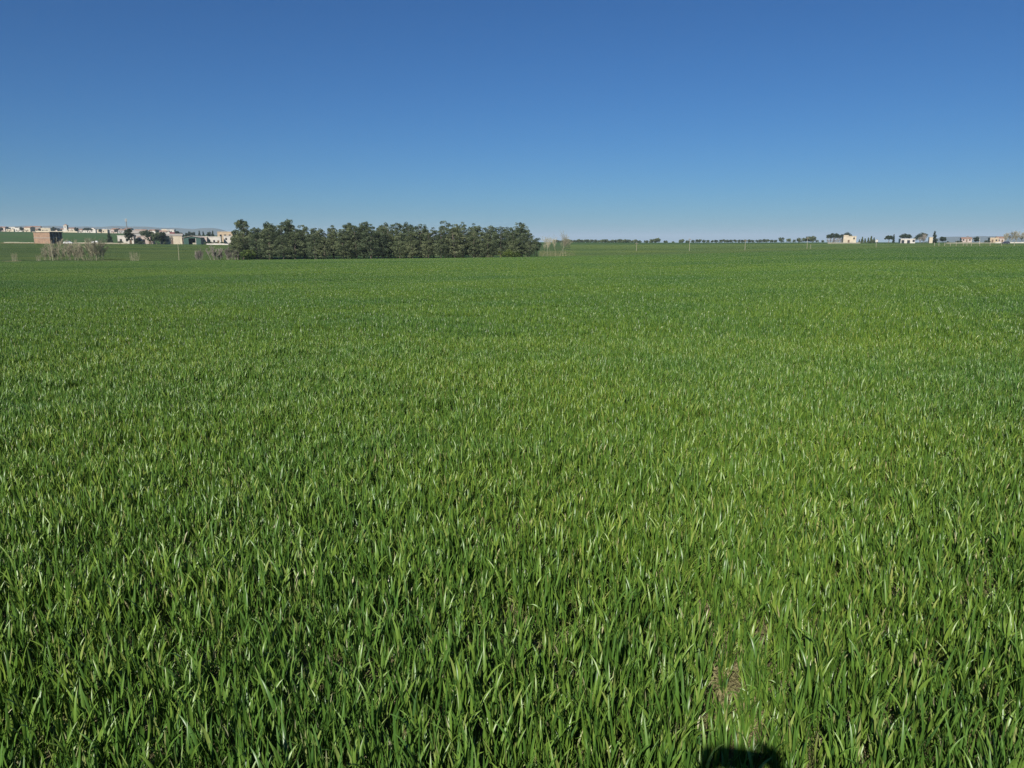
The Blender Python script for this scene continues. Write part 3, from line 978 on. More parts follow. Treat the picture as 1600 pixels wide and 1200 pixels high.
def brick_mat():
    m, nt, out = new_mat('red_brick')
    tc = N(nt, 'ShaderNodeTexCoord')
    mp = N(nt, 'ShaderNodeMapping')
    mp.inputs['Rotation'].default_value = (R(90), 0, 0)
    nt.links.new(tc.outputs['Object'], mp.inputs['Vector'])
    br = N(nt, 'ShaderNodeTexBrick')
    br.inputs['Color1'].default_value = (.25, .148, .09, 1)
    br.inputs['Color2'].default_value = (.31, .19, .115, 1)
    br.inputs['Mortar'].default_value = (.33, .28, .22, 1)
    br.inputs['Scale'].default_value = 1.0
    br.inputs['Brick Width'].default_value = .5
    br.inputs['Row Height'].default_value = .25
    br.inputs['Mortar Size'].default_value = .02
    nt.links.new(mp.outputs['Vector'], br.inputs['Vector'])
    f = noise(nt, tc.outputs['Object'], .8, 4)
    c = mix(nt, 1.0, br.outputs['Color'], ramp(nt, f, [(.3, (.75, .75, .78)), (.7, (1.15, 1.1, 1.05))]), 'MULTIPLY')
    b = N(nt, 'ShaderNodeBsdfPrincipled')
    b.inputs['Roughness'].default_value = .95
    nt.links.new(c, b.inputs['Base Color'])
    nt.links.new(b.outputs['BSDF'], out.inputs['Surface'])
    return m
M['brick'] = brick_mat()

def add_window(root, x, z, w, h, y, frame='wood'):
    m = MB()
    t = .07
    m.box(x - w / 2 - t, x - w / 2, y - .05, y + .02, z - t, z + h + t).box(x + w / 2, x + w / 2 + t, y - .05, y + .02, z - t, z + h + t)
    m.box(x - w / 2, x + w / 2, y - .05, y + .02, z - t, z).box(x - w / 2, x + w / 2, y - .05, y + .02, z + h, z + h + t)
    f = m.build('window', M[frame], root)
    MB().box(x - w / 2, x + w / 2, y - .02, y + .02, z, z + h).build('pane', M['glass'], f)

def add_door(root, x, w, h, y, mat='wood', z=0):
    MB().box(x - w / 2, x + w / 2, y - .04, y + .02, z, z + h).build('door', M[mat], root)

def house(name, label, px, d, w, h, dep, wall, roof='flat', roofm='fibre', rise=.8, wins=(), doors=(), rz=0.0, group=None, cat='house', chimney=None, sink=.4, dz=0.0):
    """front faces the viewpoint (-Y); x measured from the front's middle"""
    p = spot(px, d, dz)
    if px < 400 and d < 600: rz += R(16)
    t = empty(name, p, rz)
    if roof == 'gable':          # ridge runs along x
        m = MB()
        m.hexa([(-w / 2, 0, -sink), (w / 2, 0, -sink), (w / 2, dep, -sink), (-w / 2, dep, -sink), (-w / 2, 0, h), (w / 2, 0, h), (w / 2, dep, h), (-w / 2, dep, h)])
        for s in (-w / 2 + .1, w / 2 - .1):
            m.face([(s, 0.02, h), (s, dep - .02, h), (s, dep / 2, h + rise)])
        m.build('wall', M[wall], t)
        r = MB()
        o, th = .25, .14
        r.hexa([(-w / 2 - o, -o, h - .05), (w / 2 + o, -o, h - .05), (w / 2 + o, dep / 2, h + rise), (-w / 2 - o, dep / 2, h + rise),
                (-w / 2 - o, -o, h - .05 + th), (w / 2 + o, -o, h - .05 + th), (w / 2 + o, dep / 2, h + rise + th), (-w / 2 - o, dep / 2, h + rise + th)])
        r.hexa([(-w / 2 - o, dep / 2, h + rise), (w / 2 + o, dep / 2, h + rise), (w / 2 + o, dep + o, h - .05), (-w / 2 - o, dep + o, h - .05),
                (-w / 2 - o, dep / 2, h + rise + th), (w / 2 + o, dep / 2, h + rise + th), (w / 2 + o, dep + o, h - .05 + th), (-w / 2 - o, dep + o, h - .05 + th)])
        ro = r.build('roof', M[roofm], t)
    elif roof == 'front_gable':   # ridge runs away from the viewer
        m = MB()
        m.prism([(-w / 2, -sink), (w / 2, -sink), (w / 2, h), (0, h + rise), (-w / 2, h)], 0, dep)
        m.build('wall', M[wall], t)
        r = MB()
        o, th = .3, .14
        for s in (-1, 1):
            q = [(0, h + rise), (s * (w / 2 + o), h - o * rise / (w / 2)), (s * (w / 2 + o), h - o * rise / (w / 2) + th), (0, h + rise + th)]
            if s > 0: q = [q[0], q[1], q[2], q[3]]
            else: q = [q[3], q[2], q[1], q[0]]
            q = [(x, z + .01) for x, z in q]
            r.prism(q, -o, dep + o)
        ro = r.build('roof', M[roofm], t)
    else:
        MB().box(-w / 2, w / 2, 0, dep, -sink, h).build('wall', M[wall], t)
        r = MB()
        o, th = .12, .28
        r.box(-w / 2 - o, w / 2 + o, -o, .12, h, h + th).box(-w / 2 - o, w / 2 + o, dep - .12, dep + o, h, h + th)
        r.box(-w / 2 - o, -w / 2 + .12, .12, dep - .12, h, h + th).box(w / 2 - .12, w / 2 + o, .12, dep - .12, h, h + th)
        ro = r.build('parapet', M[wall if roofm == 'fibre' else roofm], t)
    if chimney:
        cx, ch = chimney
        MB().box(cx - .3, cx + .3, dep / 2 - .3, dep / 2 + .3, h, h + ch).build('chimney', M[wall], ro)
    for (x, z, ww, hh) in wins: add_window(t, x, z, ww, hh, 0)
    for dd in doors: add_door(t, *dd[:3], 0, dd[3] if len(dd) > 3 else 'wood')
    return tag(t, label, cat, group)

P4 = 400 / 1200
# --- farm at the left, about 400 m away
house('farmhouse', 'low white farmhouse half hidden by the tall dark tree', 196, 398, 7.4, 3.9, 6, 'white', 'flat', wins=[(-2.2, 1.2, .9, 1.1), (.6, 1.2, .9, 1.1)], doors=[(2.3, 1, 2.1)])
house('farm_shed', 'grey-roofed shed behind the pinkish farmhouse', 216, 418, 6.5, 5.2, 7, 'grey', 'gable', 'fibre', 1.4, wins=[(-1.5, 3.4, .9, .9)])
house('farmhouse', 'pinkish farmhouse with a dark door among the farm trees', 226, 397, 7.5, 3.8, 6, 'pink', 'flat', wins=[(-2.4, 1.2, .9, 1.1), (-.4, 1.2, .9, 1.1)], doors=[(2.3, 1.1, 2.2)])
house('farmhouse', 'pale yellow farmhouse left of the green shed', 267, 397, 10.5, 4.2, 7, 'cream', 'gable', 'fibre', .9, wins=[(-3.6, 1.3, .9, 1.1), (-1.6, 1.3, .9, 1.1)], doors=[(.4, 1.1, 2.2)])
house('lean_to', 'low pinkish lean-to against the green shed\'s left side', 283, 399, 2.6, 3.2, 5, 'pink', 'flat', doors=[(0, 1, 2)], cat='outbuilding')
def green_shed():
    t = empty('green_shed', spot(300, 395))
    w, h, dep, ri = 8.7, 3.35, 11, .75
    m = MB()
    m.box(-w / 2, -1.75, 0, .2, -.4, h).box(1.95, w / 2, 0, .2, -.4, h).prism([(-1.75, 3.05), (1.95, 3.05), (1.95, h), (-1.75, h)], 0, .2)
    m.prism([(-w / 2, h), (w / 2, h), (0, h + ri)], 0, .2)
    m.build('front_wall', M['green'], t)
    m = MB().box(-w / 2, -w / 2 + .2, .2, dep, -.4, h).box(w / 2 - .2, w / 2, .2, dep, -.4, h).box(-w / 2 + .2, w / 2 - .2, dep - .2, dep, -.4, h)
    m.build('wall', M['concrete'], t)
    r = MB()
    for s in (-1, 1):
        q = [(0, h + ri + .02), (s * (w / 2 + .5), h - .05), (s * (w / 2 + .5), h + .1), (0, h + ri + .2)]
        r.prism(q if s > 0 else q[::-1], -.6, dep + .3)
    r.build('roof', M['fibre'], t)
    MB().box(1.75, 1.95, -.08, .12, -.3, 3.05).build('door_post', M['white'], t)
    dl = MB().box(-3.6, -1.78, -.09, -.03, 0, 3.1).build('sliding_door', M['green'], t)
    dl['label'] = 'green sliding door pushed aside'
    MB().box(-1.2, 1.2, 2.5, 4.2, -.1, .8).build('straw_heap', M['stone'], t)
    tag(t, 'green sheet-metal shed with a wide dark open doorway', 'shed')
green_shed()
house('outbuilding', 'pinkish low outbuilding against the green shed\'s right side', 317.5, 398, 3.4, 3.5, 6, 'pink', 'flat', wins=[(0, 1.5, .7, .7)], cat='outbuilding')
house('farm_building', 'long low white building with four dark openings', 331, 401, 8.6, 3.7, 6, 'white', 'flat', wins=[(-1.4, .9, .8, 1.2), (1.0, .9, .8, 1.2)], doors=[(-3, .9, 2), (3.0, 1, 2)], cat='building')
house('farmhouse', 'beige two-storey farmhouse with a white wing beside the pine grove', 352, 415, 7.6, 6.2, 7, 'beige', 'flat', wins=[(-2.2, 3.7, .9, 1.2), (0, 3.7, .9, 1.2), (2.3, 3.7, .9, 1.2), (-2.3, 1, .9, 1.2)], doors=[(0, 1, 2.2)])
house('house_wing', 'low white wing standing before the beige two-storey farmhouse', 357, 409, 4.8, 4.1, 4.5, 'white', 'flat', wins=[(-1.2, 2.2, .8, 1), (1.2, 2.2, .8, 1)], cat='outbuilding')
house('red_building', 'small dark red box-shaped building behind the farm trees', 269.5, 520, 3.0, 4.0, 4, 'redwall', 'flat', roofm='redwall', cat='building', dz=1.2)
house('white_house', 'white gabled house left of the dark red building', 263, 520, 4.0, 3.6, 6, 'white', 'front_gable', 'fibre', 1.4, wins=[(0, 1.5, .8, 1)], dz=1.2)

def stone_wall(name, label, px0, d0, px1, d1, h, mat='stone', th=.4, cat='wall'):
    """wall in short blocks that follow the ground"""
    a, b = spot(px0, d0), spot(px1, d1)
    n = max(4, int((b - a).length / 2.2))
    t = empty(name, a)
    m = MB()
    for i in range(n):
        p, q = a.lerp(b, i / n), a.lerp(b, (i + 1) / n)
        hh = h * rg.uniform(.85, 1.12)
        zp, zq = gz(p.x, p.y) - a.z, gz(q.x, q.y) - a.z
        p, q = p - a, q - a
        m.hexa([(p.x, p.y, zp - .3), (q.x, q.y, zq - .3), (q.x, q.y + th, zq - .3), (p.x, p.y + th, zp - .3),
                (p.x, p.y, zp + hh), (q.x, q.y, zq + hh), (q.x, q.y + th, zq + hh), (p.x, p.y + th, zp + hh)])
    m.build('masonry', M[mat], t)
    tag(t, label, cat)
stone_wall('stone_wall', 'low pale dry-stone wall below the brick building at far left', 5, 388, 52, 388, .6)
stone_wall('stone_wall', 'low pale stone wall right of the brick building before the farm', 112, 388, 197, 388, .65)
stone_wall('garden_wall', 'low white wall before the long white building', 322, 386, 357, 386, .7, 'white')
stone_wall('boundary_wall', 'long pale wall on the slope just below the far town', 57, 885, 122, 885, 1.3, 'cream')

def brick_building():
    t = empty('brick_building', spot(78, 380), R(-4))
    L, W, H = 8.2, 9.5, 5.9        # front (brick) runs -X from the corner, side runs +Y
    f = MB()
    f.box(-L, 0, 0, .25, -.5, 2.75).box(-L, 0, 0, .25, 3.0, 5.6)
    f.build('brick_wall', M['brick'], t)
    MB().box(-L, -L + .25, .25, W, -.5, 2.75).box(-L, -L + .25, .25, W, 3.0, 5.6).box(-L + .25, 0, W - .25, W, -.5, 2.75).box(-L + .25, 0, W - .25, W, 3.0, 5.6).build('rear_wall', M['brick'], t)
    MB().box(-L - .1, .1, -.1, W + .1, 2.75, 3.0).build('floor_slab', M['concrete'], t)
    MB().box(-L - .35, .35, -.35, W + .35, 5.6, 5.85).build('roof_slab', M['cream'], t)
    for i in range(5):
        y = .3 + (W - .65) * i / 4
        for z0, z1 in ((-.5, 2.75), (3.0, 5.6)):
            MB().box(-.32, -.02, y, y + .32, z0, z1).build('column', M['concrete'], t)
    for i in range(4):
        y = .62 + (W - .65) * i / 4
        if i in (0, 2):
            MB().box(-.22, -.06, y + .05, y + 1.2, 0, 1.0).build('parapet', M['brick'], t)
    for i in range(3):
        x = -L + 1.4 + i * 2.6
        MB().box(x - .5, x + .5, -.02, .02, 3.9, 5.0).build('window', M['brick'], t)
    tag(t, 'unfinished red brick building with flat slab roof and open dark column side', 'building')
brick_building()

def car(name, label, loc, rz, paint):
    t = empty(name, loc, rz)
    prof = [(-1.95, .28), (1.95, .28), (2.0, .6), (1.85, .82), (1.0, .95), (.35, 1.42), (-1.1, 1.45), (-1.75, 1.0), (-1.98, .9)]
    MB().prism(prof, -.8, .8).build('body', M[paint], t)
    MB().prism([(.92, .97), (.36, 1.36), (-.35, 1.38), (-.35, .97)], -.815, -.79).build('window', M['glass'], t)
    MB().prism([(-.42, .97), (-.42, 1.38), (-1.05, 1.38), (-1.55, 1.02)][::-1], -.815, -.79).build('window', M['glass'], t)
    for x in (-1.25, 1.25):
        for y in (-.74, .74):
            w = MB().tube([(x, y - .1, .3), (x, y + .1, .3)], [.31, .31], 12).build('wheel', M['rubber'], t)
            MB().tube([(x, y - .112, .3), (x, y + .112, .3)], [.17, .17], 8).build('rim', M['metal'], w)
    for y in (-.55, .55):
        MB().box(1.93, 2.02, y - .14, y + .14, .62, .74).build('headlight', M['glass'], t)
    tag(t, label, 'car')
car('parked_car', 'white car parked right of the brick building', spot(106, 379, .02), R(8), 'car_white')
car('parked_car', 'dark car by the white walls at the far right', spot(1572, 430, .02), R(170), 'car_dark')

def bale(px, d, label):
    me = MB().tube([(-.6, 0, .62), (-.55, 0, .62), (.55, 0, .62), (.6, 0, .62)], [.5, .64, .64, .5], 14).mesh('wrapped_bale', M['film'])
    o = link('wrapped_bale', me)
    o.location = spot(px, d, -.02)
    o.rotation_euler = (0, 0, rg.uniform(-.4, .4))
    tag(o, label, 'bale', 'white bales left of the farm')
bale(145, 388, 'white wrapped bale lying lower and further left before the farm')
bale(150, 404, 'white wrapped bale lying higher and further right before the farm')

# farm trees
m = spire_tree(110, 5.3, 1.7)
plant_thing('conifer', m, TC, spot(171, 393), 'small dark conifer standing alone left of the white farmhouse', 'tree')
m = round_tree(111, 8.0, 2.6, 'pine_dark', .26, base=.15, n=50)
plant_thing('dark_tree', m, TC, spot(202, 390), 'tall dark tree right before the white farmhouse', 'tree')
m = round_tree(112, 3.0, 1.3, 'pine_dark', .2, base=.1, n=26)
plant_thing('dark_tree', m, TC, spot(213.5, 390), 'short dark tree right of the tall one by the white farmhouse', 'tree')
for i, (px, d, H, Rr, lab) in enumerate([(225, 410, 7.2, 2.6, 'dark tree rising behind the pinkish farmhouse'), (235, 394, 7.0, 2.7, 'rounded dark tree at the pinkish farmhouse\'s right corner'),
                                         (244, 391, 6.6, 2.9, 'widest dark tree between the pinkish and pale yellow farmhouses'), (253, 394, 6.8, 2.2, 'narrower dark tree touching the pale yellow farmhouse')]):
    plant_thing('dark_tree', round_tree(120 + i, H, Rr, 'pine_dark' if i % 2 else 'pine', .24, base=.12, n=44), TC, spot(px, d), lab, 'tree', 'farm trees')
m = bare_plant(125, 4.2, .3, 3, 'grey_twig', .05, .2, 7, 3, .014, .3)
plant_thing('bare_tree', m, ('trunk', 'branches'), spot(268, 392), 'small bare tree before the pale yellow farmhouse', 'tree')
hb = [round_tree(130 + i, 1.6, 1.5, 'olive', .15, base=0, n=22, dens=34) for i in range(3)]
for i, (px, lab) in enumerate([(188, 'low shrub before the white farmhouse\'s left end'), (219, 'low shrub before the pinkish farmhouse'), (257, 'low shrub at the pale yellow farmhouse\'s left corner'),
                               (322, 'low dark shrub right of the green shed'), (329, 'low shrub before the middle of the long white building'), (337, 'low shrub before the right end of the long white building'),
                               (347, 'low shrub below the beige two-storey farmhouse')]):
    plant_thing('low_shrub', hb[i % 3], ('stem', 'leaves'), spot(px, 389), lab, 'shrub', 'shrubs before the farm', rg.uniform(0, 6), rg.uniform(.8, 1.1))
ft = [round_tree(140 + i, 5.5, 2.1, 'pine_dark', .35, base=.1, n=26, dens=30) for i in range(2)] + [spire_tree(142, 6.5, 1.5)]
for i, px in enumerate([278, 284, 291, 297, 303, 312, 318, 327, 333]):
    plant_thing('far_tree', ft[2 if i in (5, 6, 8) else i % 2], TC, spot(px, 640), f'{ordinal(i + 1)} small dark tree from the left on the skyline behind the green shed',
                'tree', 'trees on the skyline behind the shed', rg.uniform(0, 6), rg.uniform(.75, 1.1))
m = MB().tube([(0, 0, -.3), (0, 0, 8), (0, 0, 14)], [.55, .42, .30], 8).mesh('pole', M['metal'])
t = empty('telecom_mast', spot(199.5, 640))
link('pole', m, t)
for k in range(3):
    a = 2.1 * k
    MB().box(-.25, .25, .5, .8, 11.8, 14.3).build('antenna', M['white'], t).rotation_euler = (0, 0, a)
MB().tube([(0, 0, 11.8), (0, 0, 11.95)], [.8, .8], 10).build('platform', M['metal'], t)
tag(t, 'slim grey telecom mast rising above the tall dark farm tree', 'mast')

# far town
tw = random.Random(21)
town = []
walls = ['white', 'cream', 'pink', 'white', 'beige', 'grey', 'cream', 'white']
words_ = {'white': 'white', 'cream': 'cream', 'pink': 'pinkish', 'beige': 'beige', 'grey': 'grey'}
px = -6.0
i = 0
while px < 262:
    w = tw.uniform(7, 13)
    d = 905 + tw.uniform(0, 25)
    if not (99 < px < 109 or 143 < px < 149):
        town.append((px, d, w, tw.uniform(2.8, 4.8), 'front'))
    px += w / .76 * tw.uniform(.85, 1.3)
px = 2.0
while px < 268:
    w = tw.uniform(7, 12)
    town.append((px, 975 + tw.uniform(0, 40), w, tw.uniform(3.8, 6.5), 'rear'))
    px += w / .8 * tw.uniform(1.0, 1.9)
cnt = {'front': 0, 'rear': 0}
for px, d, w, h, row in town:
    cnt[row] += 1
    wl = tw.choice(walls)
    rf = tw.choice(['flat', 'flat', 'gable'])
    ws = [(-w * .3, 1.2, 1, 1.3), (w * .12, 1.2, 1, 1.3)] if h < 5 else [(-w * .3, 3.2, 1, 1.3), (w * .15, 3.2, 1, 1.3), (w * .3, .9, 1, 1.3)]
    house('town_house', f'{words_[wl]} {"tile-roofed" if rf == "gable" else "flat-roofed"} house, {ordinal(cnt[row])} from the left in the far town\'s {row} row',
          px, d, w, h, 8, wl, rf, 'tile' if rf == 'gable' else 'fibre', 1.2, wins=ws, doors=[(-w * .08, 1.1, 2.1)], rz=R(tw.uniform(-18, 18)), group='houses of the far town')
def church():
    t = empty('church_tower', spot(103.5, 950))
    MB().box(-1.9, 1.9, 0, 3.8, -.5, 8.2).build('tower_wall', M['white'], t)
    MB().box(-2.2, 2.2, -.3, 4.1, 8.2, 8.6).build('cornice', M['cream'], t)
    MB().box(-.5, .5, -.05, .05, 5.6, 7.4).build('belfry_opening', M['glass'], t)
    MB().box(1.85, 1.95, 1.3, 2.4, 5.6, 7.4).build('belfry_opening', M['glass'], t)
    m = MB()
    for a, b in (((-1.9, 0), (1.9, 0)), ((1.9, 0), (1.9, 3.8)), ((1.9, 3.8), (-1.9, 3.8)), ((-1.9, 3.8), (-1.9, 0))):
        m.face([(a[0], a[1], 8.6), (b[0], b[1], 8.6), (0, 1.9, 10)])
    m.build('roof', M['tile'], t)
    tag(t, 'white square church tower rising above the far town', 'tower')
church()
t = empty('water_tower', spot(147, 930))
for x in (-1.1, 1.1):
    for y in (-1.1, 1.1): MB().box(x - .15, x + .15, y - .15, y + .15, -.3, 3.2).build('leg', M['concrete'], t)
MB().box(-1.5, 1.5, -1.5, 1.5, 3.2, 5.6).build('tank', M['white'], t)
tag(t, 'small white boxy water tower at the far town', 'tower')
tt = [round_tree(150 + i, 6.0, 2.8, 'pine_dark', .4, base=.15, n=26, dens=30) for i in range(2)]
for i, (px, s) in enumerate([(4, .8), (35, 1.0), (63, .7), (86, 1.1), (121, 1.0), (158, .8), (182, .9), (246, 1.0)]):
    plant_thing('town_tree', tt[i % 2], TC, spot(px, 896), f'{ordinal(i + 1)} dark tree from the left among the far town\'s houses', 'tree', 'trees in the far town', rg.uniform(0, 6), s)
plant_thing('umbrella_pine', umbrella_pine(155, 5.5, 5.0), TC, spot(138, 893), 'wide flat dark pine left of the small water tower', 'tree')

# ------------------------------------------------------------------ right side
# hedge and small trees on the skyline
hd = [round_tree(160 + i, 3.0, 2.5, 'pine', .32, base=.02, n=22, dens=34) for i in range(3)]
px = 866.0
i = 0
while px < 1000:
    i += 1
    plant_thing('hedge_tree', hd[i % 3], TC, spot(px, 612 + rg.uniform(-6, 6), -.55), f'{ordinal(i)} tree from the left in the skyline hedge above the bare poplars',
                'tree', 'skyline hedge above the poplars', rg.uniform(0, 6), rg.uniform(.7, 1.15))
    px += rg.uniform(4.6, 7.0)
for i, (px, s) in enumerate([(1010, .8), (1018, 1.05), (1026, 1.35), (1040, .75), (1052, .5), (1065, 1.05), (1075, .8)]):
    plant_thing('small_tree', hd[i % 3], TC, spot(px, 600, -.45), f'{ordinal(i + 1)} lone small dark tree on the skyline right of the hedge', 'tree', 'lone trees on the skyline', rg.uniform(0, 6), s)
ol = [round_tree(165 + i, 2.7, 1.75, 'olive', .26, base=.15, n=24, dens=40) for i in range(3)]
ow = [1083, 1089, 1093, 1100, 1106, 1113, 1119, 1126, 1132, 1137, 1143, 1149, 1155, 1160, 1165, 1171, 1177, 1183, 1188, 1194, 1200, 1206, 1212]
for i, px in enumerate(ow):
    plant_thing('olive_tree', ol[i % 3], TC, spot(px, 590 + rg.uniform(-2, 2), -.45), f'{ordinal(i + 1)} small round olive tree from the left in the skyline row', 'tree', 'olive row on the skyline',
                rg.uniform(0, 6), rg.uniform(.85, 1.1) * (1.25 if px == 1093 else 1))
bt = [round_tree(170 + i, 4.2, 2.5, 'pine', .3, base=.1, n=30, dens=34) for i in range(3)]
for i, (px, s) in enumerate([(1221, 1.0), (1233, .85), (1241, .6), (1249, .9), (1257, .95), (1264, 1.15), (1270, 1.2), (1277, .55), (1286, .5)]):
    plant_thing('dark_tree', bt[i % 3], TC, spot(px, 575, -.4), f'{ordinal(i + 1)} dark bushy tree right of the olive row', 'tree', 'bushy trees after the olives', rg.uniform(0, 6), s)

# poles
def pole(px, d, h, label, arm=True, sign=False):
    t = empty('utility_pole', spot(px, d), R(rg.uniform(-12, 12)))
    MB().tube([(0, 0, -.4), (0, 0, h * .5), (0, 0, h)], [.09, .08, .06], 8).build('shaft', M['yellow_wood'], t)
    if arm:
        MB().box(-.55, .55, -.06, .06, h - .45, h - .33).build('crossarm', M['wood'], t)
        for x in (-.45, 0, .45):
            z0 = h - .33 if x else h
            MB().tube([(x, 0, z0), (x, 0, z0 + .16)], [.05, .035], 6).build('insulator', M['white'], t)
    if sign:
        MB().box(-.45, .45, -.2, -.15, h - .9, h).build('sign_plate', M['white'], t)
    tag(t, label, 'pole', 'poles in the second field')
pole(995, 290, 3.2, 'short pale pole standing leftmost in the second field, below the hedge\'s right end')
pole(1078, 285, 4.7, 'pale pole below the left end of the olive row')
pole(1165, 283, 3.9, 'pale pole below the middle of the olive row')
pole(1262, 285, 4.3, 'pale pole left of the umbrella pines and cream house')
pole(1370, 300, 2.9, 'short pole with a white plate between the two farmhouses', False, True)
pole(1512, 310, 4.2, 'tallest pole standing at the yellowish rail fence')
m = MB().tube([(0, 0, -.2), (0, 0, 1.7)], [.07, .06], 6)
tag(m.build('marker_post', M['yellow_wood']), 'short marker post beside the pole left of the umbrella pines', 'post').location = spot(1267.5, 285)
m = MB().tube([(0, 0, -.3), (0, 0, 3.4)], [.12, .09], 8)
tag(m.build('white_post', M['white']), 'white post right of the round tree beyond the rail fence', 'post').location = spot(1531, 440)

def fence():
    ps = [1461, 1468, 1477, 1486, 1495, 1506, 1519, 1532, 1548, 1566, 1586, 1606]
    t = empty('rail_fence', spot(1461, 322))
    o = t.location.copy()
    pts = [spot(p, 322 - (p - 1461) * .08) - o for p in ps]
    for i, p in enumerate(pts):
        hh = 1.75 if i in (1, 4, 7, 10) else 1.45
        MB().box(p.x - .08, p.x + .08, p.y - .08, p.y + .08, p.z - .4, p.z + hh).build('post', M['yellow_wood'], t)
    for i in range(len(pts) - 1):
        a, b = pts[i], pts[i + 1]
        for z in ((.95,) if 1 < i < 7 else ()):
            MB().tube([a + Vector((.08, -.12, z)), b + Vector((-.08, -.12, z + rg.uniform(-.05, .05)))], [.05, .05], 5).build('rail', M['yellow_wood'], t)
    tag(t, 'yellowish wooden post-and-rail fence at the wheat field\'s far right edge', 'fence')
fence()

# cream house and its pines
def face(px): return -math.atan((px - 800) / 1200) * .6
plant_thing('umbrella_pine', umbrella_pine(180, 6.4, 4.3), TC, spot(1303, 500), 'broad umbrella pine left of the cream house', 'tree')
plant_thing('umbrella_pine', umbrella_pine(181, 6.8, 3.9), TC, spot(1322, 512), 'umbrella pine rising right behind the cream house', 'tree')
br = [bare_plant(185 + i, 2.6, 1.0, 7, 'grey_twig', .04, .25, 6, 3, .02, .1) for i in range(2)]
for i, px in enumerate([1296, 1302, 1308, 1314]):
    plant_thing('bare_shrub', br[i % 2], ('stem', 'twigs'), spot(px, 492), f'{ordinal(i + 1)} grey bare shrub under the broad umbrella pine', 'shrub', 'bare shrubs under the umbrella pine', i, 1.0)
house('farmhouse', 'cream flat-roofed farmhouse with one dark upper window, before the umbrella pines', 1328, 485, 7.4, 4.2, 7, 'cream', 'flat', wins=[(2.4, 2.5, .8, 1.0)], doors=[(-.6, 1.1, 2.1)], rz=face(1328))
house('stair_block', 'narrow cream rooftop block at the cream farmhouse\'s left end', 1322, 488, 2.6, 4.75, 3, 'cream', 'flat', rz=face(1322), cat='outbuilding')
stone_wall('yard_wall', 'low pale wall before the cream farmhouse and umbrella pines', 1294, 478, 1345, 478, .55, 'stone')
sp = [spire_tree(190 + i, 4.4, .95, 'pine') for i in range(2)]
for i, (px, s) in enumerate([(1343, .6), (1347.5, .95), (1352, .75), (1357, .85), (1361.5, 1.05), (1366, .85), (1371, .6)]):
    plant_thing('slim_conifer', sp[i % 2], TC, spot(px, 505, -.4), f'{ordinal(i + 1)} slim greyish conifer right of the cream farmhouse', 'tree', 'conifers right of the cream house', i, s)

# white house
plant_thing('umbrella_pine', umbrella_pine(200, 4.8, 2.6), TC, spot(1389, 500), 'small dark umbrella pine left of the white arched house', 'tree')
plant_thing('slim_conifer', spire_tree(201, 5.4, .7), TC, spot(1396.5, 505), 'thin dark spire right of the small umbrella pine', 'tree')
plant_thing('umbrella_pine', umbrella_pine(202, 6.0, 3.7), TC, spot(1414, 515), 'domed dark pine behind the white arched house', 'tree')
house('white_house', 'low white house with three dark openings under the domed pine', 1419, 480, 8.0, 2.5, 7, 'white', 'flat', wins=[(3.2, .8, 1.1, 1.2)], doors=[(-2.8, 1.6, 1.9, 'glass'), (.4, 1.6, 1.9, 'glass')], rz=face(1418))
plant_thing('leaning_pine', umbrella_pine(203, 6.0, 4.0, .42), TC, spot(1438, 520), 'dark pine with a crown sloping up to the right of the white house', 'tree')
m = bare_plant(204, 4.6, 1.8, 8, 'grey_twig', .06, .3, 7, 3, .022, .15)
plant_thing('bare_tree', m, ('trunk', 'branches'), spot(1441, 485), 'wide grey leafless tree beside the white house', 'tree')
house('gate_house', 'narrow cream building left of the tall conifer', 1455, 485, 1.9, 3.4, 3, 'cream', 'flat', rz=face(1455), cat='outbuilding')
plant_thing('tall_conifer', spire_tree(205, 7.2, 1.8), TC, spot(1460, 490), 'tall dark conifer alone right of the white house', 'tree')
plant_thing('round_tree', round_tree(206, 3.6, 2.3, 'pine_dark', .24, base=.25, n=32), TC, spot(1474, 490), 'round dark tree right of the tall conifer', 'tree')
house('far_farmhouse', 'pinkish farmhouse with tiled roof beyond the rail fence', 1511, 640, 7.4, 2.5, 7, 'pink', 'gable', 'tile', 1.1, wins=[(-2.4, 1, .9, 1.1), (2.2, 1, .9, 1.1)], doors=[(0, 1, 2)], rz=face(1511), dz=.6)
plant_thing('round_tree', round_tree(207, 3.8, 1.9, 'pine_dark', .24, base=.05, n=32), TC, spot(1526, 520), 'rounded dark tree right of the pinkish tiled farmhouse', 'tree')
for i, (px, s) in enumerate([(1497, .8), (1502, .7), (1541, .9), (1546, .7), (1482, .6)]):
    lab = ['low olive shrub left of the pinkish tiled farmhouse', 'low olive shrub touching the pinkish tiled farmhouse', 'low olive shrub right of the white post', 'smaller olive shrub right of the white post', 'low olive shrub right of the round tree by the conifer'][i]
    plant_thing('low_shrub', hb[i % 3], ('stem', 'leaves'), spot(px, 500), lab, 'shrub', None, i, s * 1.1)
house('far_house', 'small beige house before the brown bare trees at far right', 1554, 520, 5.0, 3.0, 6, 'beige', 'flat', wins=[(1.2, 1, .8, 1)], doors=[(-1, 1, 2)], rz=face(1554))
house('far_house', 'small pinkish tiled house left of the brown bare trees', 1564, 530, 4.4, 2.9, 6, 'pink', 'gable', 'tile', .9, wins=[(-1, 1, .8, 1)], doors=[(1, .9, 2)], rz=face(1564))
stone_wall('yard_wall', 'long low white wall before the brown bare trees at far right', 1556, 470, 1625, 470, .6, 'white')
stone_wall('yard_wall', 'low stone wall before the pinkish tiled farmhouse', 1480, 475, 1556, 472, .4, 'stone')
bb = [bare_plant(210 + i, 5.2, .5, 3, 'twig', .08, .22, 8, 3, .024, .25) for i in range(2)]
